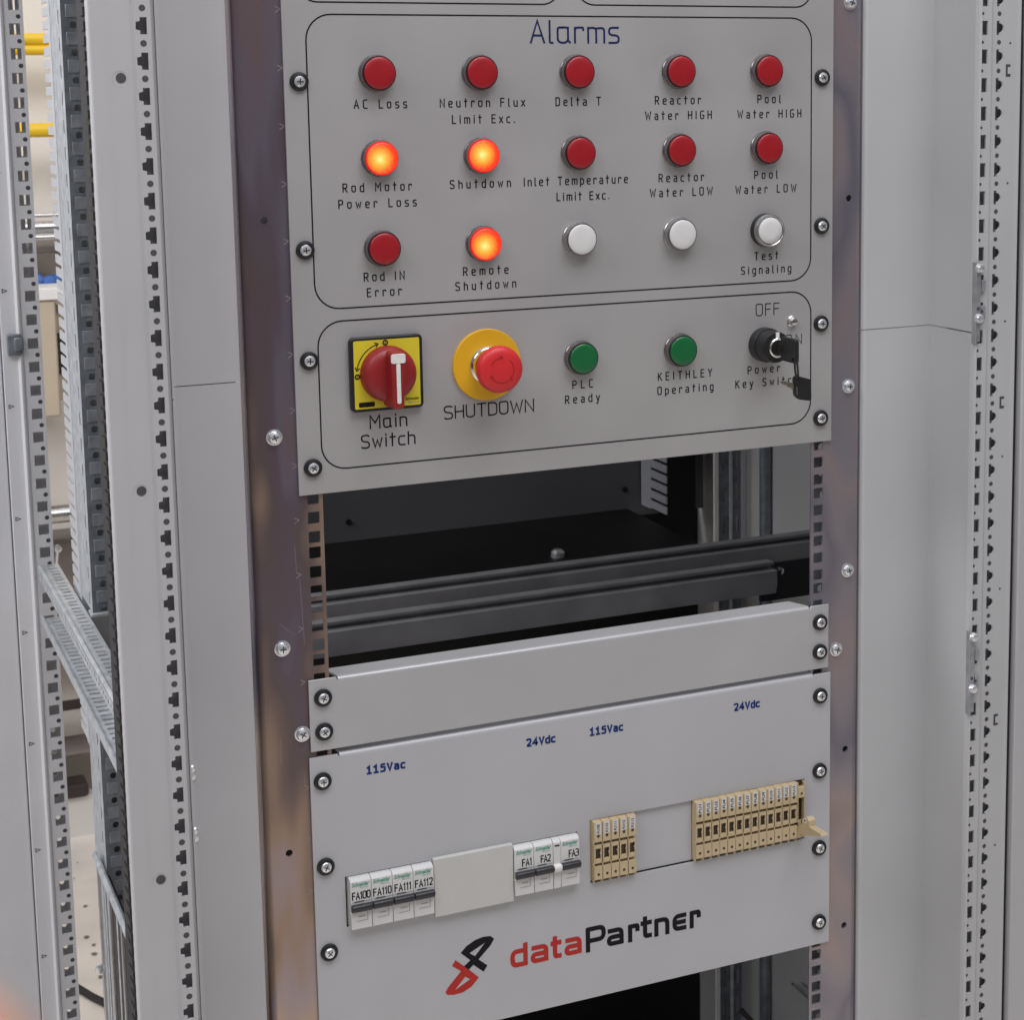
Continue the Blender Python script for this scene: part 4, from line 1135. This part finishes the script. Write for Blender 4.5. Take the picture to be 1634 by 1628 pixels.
# ------------------------------------------------------------------ circuit breakers
def breaker(code, x0, wdt, label, loc, hx, group='white circuit breakers'):
    t = thing('circuit_breaker', label, 'circuit breaker', loc, group)
    mb = MB(); mb.prism([(6, .2), (-3.4, .2), (-7.0, -2.2), (-7.0, -43.6), (6, -43.6)], .12, wdt - .12, axis='x')
    mb.build('body', M['breaker'], t, bevel=.5)
    mb = font_mesh('Schneider', 1.2, wdt - 1.8, -6.2, 3.5, -7.15, .03, .32); mb.build('maker_lettering', M['green_ink'], t, smooth=0)
    mb = font_mesh('Electric', wdt * .45, wdt - 2.6, -8.2, 1.3, -7.15, 0, 0); mb.build('maker_lettering', M['green_ink'], t, smooth=0)
    mb = stroke_text(MB(), code, hx[0], hx[1], -17.3, 5.9, 1.0, -7.18, ws=.86); mb.build('code_lettering', M['ink'], t)
    mb = MB(); mb.box(3.2, wdt - 6.5, -7.3, -7.0, -19.9, -19.1); mb.ribbon([(1, -19.7), (wdt - 1, -19.7)], .25, -7.16); mb.build('indicator_line', M['toggle'], t)
    mb = MB(); mb.ribbon([(wdt * .25, -36.4), (wdt * .78, -36.4), (wdt * .78, -29.4)], .5, -7.15); mb.ribbon([(wdt * .36, -32.6), (wdt * .66, -32.6)], .9, -7.14); mb.build('rating_mark', M['grey_ink'], t)
    mb = MB(); mb.prism([(-6, -21.6), (-10.2, -21.4), (-11.6, -22.6), (-11.8, -24.4), (-10.6, -26.8), (-9.6, -27.6), (-6, -27.8)], .2, wdt - .25, axis='x')
    mb.build('toggle', M['toggle'], t, bevel=.7)
    return t


zb = -305.0
place = ('leftmost of the left four', 'second of the left four', 'third of the left four', 'rightmost of the left four')
for i, (c, h) in enumerate((('FA100', (1.6, 16.6)), ('FA110', (1.6, 16.6)), ('FA111', (1.9, 15.6)), ('FA112', (1.6, 16.4)))):
    breaker(c, 0, 17.9, 'white circuit breaker marked %s with dark toggle, %s' % (c, place[i]), (-215.9 + 18 * i, 0, zb), h)
for c, x, h in (('FA1', -71.6, (7, 15.2)), ('FA2', -53.8, (6.4, 15.0)), ('FA3', -28.9, (7.6, 16.4))):
    breaker(c, 0, 17.7, 'white circuit breaker marked %s with dark toggle, in the right hand set' % c, (x, 0, zb - .2), h)
t = thing('trip_module', 'narrow white module with white toggle between breakers FA2 and FA3', 'breaker module', (-35.9, 0, zb - .2))
mb = MB(); mb.prism([(6, .2), (-3.4, .2), (-7.0, -2.2), (-7.0, -43.6), (6, -43.6)], .1, 6.9, axis='x'); mb.build('body', M['breaker'], t, bevel=.4)
mb = MB(); mb.box(1.2, 5.8, -7.2, -6.9, -5.6, -4.2); mb.build('marking', M['toggle'], t)
mb = MB(); mb.prism([(-6, -21.4), (-10.4, -21.2), (-11.8, -22.4), (-11.8, -24.6), (-10.4, -27.8), (-6, -28.2)], -.6, 6.8, axis='x'); mb.build('toggle', M['whitebox'], t, bevel=.9)
mb = MB(); mb.box(-143.3, -72.1, -5.2, -.2, -353.5, -301.8)
tag(mb.build('cover_plate', M['cover'], bevel=.7), 'plain pale cover plate between the two sets of circuit breakers', 'cover plate')
mb = MB(); mb.box(44.0, 102.0, 2.9, 4.3, -353.5, -290)
tag(mb.build('filler_plate', M['lower'], bevel=.2), 'plain grey plate set back in the cutout between the beige terminals', 'cover plate')

# ------------------------------------------------------------------ fuse terminals
def fuse_terminal(code, label, loc, group):
    W = 8.05
    t = thing('fuse_terminal', label, 'fuse terminal', loc, group)
    mb = MB()
    mb.box(.1, W - .1, -.5, 8, -56.6, 0)
    mb.box(.25, W - .25, -5.6, 0, -18.6, -.4)
    mb.box(.25, W - .25, -5.2, 0, -53.4, -41.2)
    mb.box(.1, 1.0, -3.2, 0, -56.8, -53); mb.box(W - 1.0, W - .1, -3.2, 0, -56.8, -53)
    mb.box(-.1, .9, -4.4, 0, -22, -18); mb.box(-.1, .9, -4.4, 0, -41.6, -38)
    mb.mat = 1
    mb.prism(circ(W / 2 + .1, -13.2, 1.4, 12), -5.75, -5.5); mb.prism(circ(W / 2 + .1, -48.6, 1.3, 12), -5.35, -5.1)
    mb.box(1.3, W - 1.3, -1.5, -.4, -56.2, -53.6)
    mb.build('body', [M['beige'], M['window']], t, bevel=.25)
    mb = MB()
    mb.box(.5, 1.45, -4.9, -.5, -38.4, -21.6); mb.box(W - 1.3, W - .4, -4.9, -.5, -38.4, -21.6); mb.box(1.45, W - 1.3, -4.9, -.5, -25.0, -21.6); mb.box(1.45, W - 1.3, -4.9, -.5, -38.4, -34.8)
    mb.mat = 1; mb.box(1.45, W - 1.3, -2.6, -.6, -34.8, -25.0); mb.mat = 0
    mb.prism([(W - 2.1, -29.8), (W - 1.3, -31.4), (W - 1.3, -28.2)], -4.7, -3)
    mb.build('fuse_lever', [M['beige'], M['window']], t, bevel=.2)
    mb = MB(); mb.box(1.7, W - 1.5, -5.85, -5.5, -11.4, -.9); tg = mb.build('marker_tag', M['tag'], t)
    if code:
        mb = font_mesh(code, 0, 8.2, 0, 2.7, 0, .02, 0)
        mb.v = [(W / 2 + 1.3 - v[2], -5.95, -10.4 + v[0]) for v in mb.v]
        mb.build('marker_lettering', M['ink'], tg, smooth=0)
    return t


ORD = ('first', 'second', 'third', 'fourth', 'fifth', 'sixth', 'seventh', 'eighth', 'ninth', 'tenth', 'eleventh', 'twelfth', 'thirteenth')
for i in range(5):
    fuse_terminal(('FU100', 'FU110', 'FU111', 'FU112', 'FU113')[i], 'beige fuse terminal beside the breakers, %s from the left in the row of five' % ORD[i], (3.0 + 8.2 * i, random.uniform(-.35, .25), -296.6 + random.uniform(-.3, .2)), 'row of five beige fuse terminals')
for i in range(13):
    fuse_terminal('FU%d' % (i + 1), 'beige fuse terminal in the long right row, %s from its left end' % ORD[i], (102.6 + 8.06 * i, random.uniform(-.35, .25), -296.4 + random.uniform(-.3, .2)), 'long row of beige fuse terminals')
# last terminal with its lever hinged open
t = thing('fuse_terminal', 'beige fuse terminal at the right end with its lever hinged open', 'fuse terminal', (207.6, 0, -296.4), 'long row of beige fuse terminals')
mb = MB(); W = 8.05
mb.box(0, W, 2, 8, -56.6, 0); mb.box(0, .9, -4.8, 2, -42, -.5); mb.box(W - .9, W, -4.8, 2, -42, -.5); mb.box(.9, W - .9, -5.2, 2, -15, -5); mb.box(0, W, -4.8, 2, -53.6, -38.5)
mb.mat = 1; mb.box(.9, W - .9, .8, 1.9, -38.5, -15); mb.prism(circ(W / 2, -11, 1.15, 12), -5.4, -5.1); mb.prism(circ(W / 2, -42.0, 1.15, 12), -5.0, -4.7); mb.box(1, W - 1, -1, 1.9, -4.4, -.6)
mb.build('body', [M['beige'], M['window']], t, bevel=.25)
mb = MB()
mb.prism([(-4, -47), (-4, -40), (-8, -35.5), (-20, -27.5), (-24, -30.0), (-24.5, -35.5), (-45, -34.4), (-46.5, -36.0), (-27.5, -43.0), (-14, -47.5)], .6, W - .3, axis='x')
mb.mat = 1; mb.prism([(-9.4, -34.9), (-9.0, -34.4), (-12.2, -32.2), (-12.6, -32.8)], 2.0, W - 2.0, axis='x'); mb.mat = 2; mb.prism([(-14.2, -35.2), (-13.7, -31.6), (-19.4, -28.4), (-20.4, -33.6)], .42, .6, axis='x'); mb.mat = 1; mb.prism([(-10.4, -37.5), (-10.0, -34.2), (-11.6, -33.4), (-12.0, -37.0)], .40, .6, axis='x'); mb.prism([(-15.6, -33.6), (-15.4, -32.2), (-18.2, -30.6), (-18.6, -32.4)], .36, .5, axis='x')
mb.build('fuse_lever', [M['beige'], M['window'], M['tag']], t, bevel=.25)

# ------------------------------------------------------------------ things across the room, seen through the open side
def hpipe(label, py, r, Y, m, x0=-1500, x1=900, grp=None, name='pipe'):
    p = at(80, py, Y)
    mb = MB(); mb.tube([(x0, Y, p.z), (x1, Y, p.z)], r, 20)
    tag(mb.build(name, m), label, 'pipe', grp)


hpipe('yellow pipe along the far wall, upper of the close pair', 62, 11.0, 2150, M['ypipe'], grp='yellow pipes along the far wall')
hpipe('yellow pipe along the far wall, lower of the close pair', 79.0, 9.8, 2150, M['ypipe'], grp='yellow pipes along the far wall')
hpipe('single yellow pipe along the far wall, well below the close pair', 207, 13.0, 2150, M['ypipe'], grp='yellow pipes along the far wall')
hpipe('thin steel pipe along the far wall, top of three', 343, 4, 2140, M['steel'], grp='steel pipes along the far wall')
hpipe('thick steel pipe along the far wall, middle of three', 362, 12, 2150, M['steel'], grp='steel pipes along the far wall')
hpipe('thin steel pipe along the far wall, bottom of three', 378, 5.5, 2130, M['steel'], grp='steel pipes along the far wall')
hpipe('large steel pipe low on the far wall above the grey machinery', 822, 17, 2120, M['steel'])


def far_box(name, label, cat, px0, px1, py0, py1, Y, depth, m, bev=3):
    a = at(px0, py1, Y); b = at(px1, py0, Y)
    mb = MB(); mb.box(a.x, b.x, Y, Y + depth, a.z, b.z)
    return tag(mb.build(name, m, bevel=bev), label, cat), a, b


far_box('pipe_shadow_box', 'brown box put in for the shadow under the three steel pipes on the far wall', 'shadow strip', -200, 500, 385, 402, 2180, 119, M['machine'])  # shadow gap below the pipes, built as a brown box
# blue cloth
a = at(52, 457, 2150); b = at(110, 437, 2150)
mb = MB(); N = 14
for i in range(N):
    for s_ in (0, 1):
        pass
pts = [(a.x + (b.x - a.x) * i / N, 2150 + 6 * math.sin(i * 1.7), (a.z + b.z) / 2 + 4 * math.sin(i * .9)) for i in range(N + 1)]
mb.tube(pts, [10 + 3 * math.sin(i * 1.3) for i in range(N + 1)], 12)
tag(mb.build('cloth', M['bluecloth'], smooth=60), 'crumpled blue cloth lying on the beige wall cabinet', 'cloth')
a = at(58, 668, 2060); b = at(88, 478, 2060)
t = thing('wall_cabinet', 'beige wall cabinet with white top and black vents, seen through the open side', 'cabinet', (a.x, 2060, a.z))
mb = MB(); mb.box(-60, b.x - a.x, 0, 238, 0, b.z - a.z); mb.build('body', M['beigebox'], t, bevel=4)
mb = MB(); mb.box(-64, b.x - a.x + 30, -6, 238, b.z - a.z, b.z - a.z + 22); mb.build('top', M['whitebox'], t, bevel=2)
c = at(99, 640, 2090); d = at(99, 500, 2090)
mb = MB(); mb.box(b.x - a.x, c.x - a.x + 22, 40, 238, c.z - a.z, d.z - a.z); sd = mb.build('side_box', M['beigebox'], t, bevel=2)
for p0, p1 in ((532, 549), (553, 597)):
    e = at(95, p1, 2090); f = at(95, p0, 2090)
    mb = MB(); mb.box(c.x - a.x - 8, c.x - a.x + 16, 33, 41, e.z - a.z, f.z - a.z); mb.build('vent', M['machine_dark'], sd)
far_box('machine', 'grey machine housing on the floor below the large steel pipe', 'machine', -300, 320, 838, 1110, 2190, 105, M['machine'], 10)
far_box('machine', 'dark brown machine base standing in front of the grey housing', 'machine', -200, 300, 1105, 1180, 2165, 60, M['machine_dark'], 6)
far_box('plinth', 'grey brown stepped plinth under the machines', 'plinth', -200, 300, 1180, 1250, 2155, 100, M['machine'], 5)
far_box('motor_block', 'dark low block on the floor beside the pale skirting', 'machine', -200, 142, 1250, 1330, 2128, 60, M['machine_dark'], 8)
far_box('skirting', 'pale skirting strip where the floor meets the machine plinth', 'skirting', -300, 400, 1316, 1342, 2140, 30, M['whitebox'], 3)
a = at(90, 905, 2170); b = at(92, 875, 2170)
mb = MB(); mb.tube([(a.x, 2170, a.z), (b.x, 2170, b.z)], 3, 10); mb.lathe([(7, 0), (7, -8), (0, -9)], (b.x, 2170, b.z), 12)
tag(mb.build('bolt', M['screw']), 'bright bolt standing up in front of the grey machine', 'bolt')
a = at(120, 1573, 1400); b = at(170, 1605, 1400)
def on_floor(px, py, lift=6):
    dd = at(px, py, 0) - CAM
    return CAM + dd * ((FLOOR + lift - CAM.z) / dd.z)
pp = [on_floor(70, 1545), on_floor(128, 1580), on_floor(148, 1592), on_floor(185, 1610)]
mb = MB(); mb.tube([tuple(p) for p in pp], 6, 10)
tag(mb.build('cable', M['rubber']), 'black cable lying across the pale floor behind the cabinet', 'cable')
mb = MB()
for i in range(9):
    p = on_floor(random.uniform(115, 165), random.uniform(1345, 1620), 1)
    r = random.uniform(1.5, 4.5)
    mb.face([(p.x + r * random.uniform(.6, 1.6) * math.cos(k), p.y + r * 1.6 * math.sin(k), FLOOR + 1) for k in (0, 1, 2, 3, 4, 5)])
ob = mb.build('floor_specks', M['machine'], smooth=0); ob['kind'] = 'stuff'

# ------------------------------------------------------------------ fingertip near the lens, bottom left corner
def cam_pt(px, py, dist):
    return CAM + ROT @ Vector(((px - CX) / F_PX * dist, -(py - CY) / F_PX * dist, -dist))


tip, j1, j2, j3 = cam_pt(-150, 1795, 76), cam_pt(-385, 2010, 75), cam_pt(-700, 2240, 71), cam_pt(-1040, 2420, 66)
base_r = [0.7 * r for r in (0.5, 4.2, 6.4, 7.6, 8.0, 7.9, 8.3, 8.8, 8.4, 8.8, 9.4, 9.8, 9.6, 9.2)]
path = []
ctrl = [tip, j1, j2, j3]
dirn = (tip - j1).normalized()
path = [tip + dirn * 5.7, tip + dirn * 5.2, tip + dirn * 3.9, tip + dirn * 2.2, tip]
for a, b in ((tip, j1), (j1, j2), (j2, j3)):
    for k in (1, 2, 3):
        path.append(a.lerp(b, k / 3))
mb = MB(); mb.tube([tuple(p) for p in path], base_r[:len(path)], 24)
fg = tag(mb.build('fingertip', M['skin'], smooth=80), 'blurred pink fingertip at the bottom left corner close to the lens', 'finger')
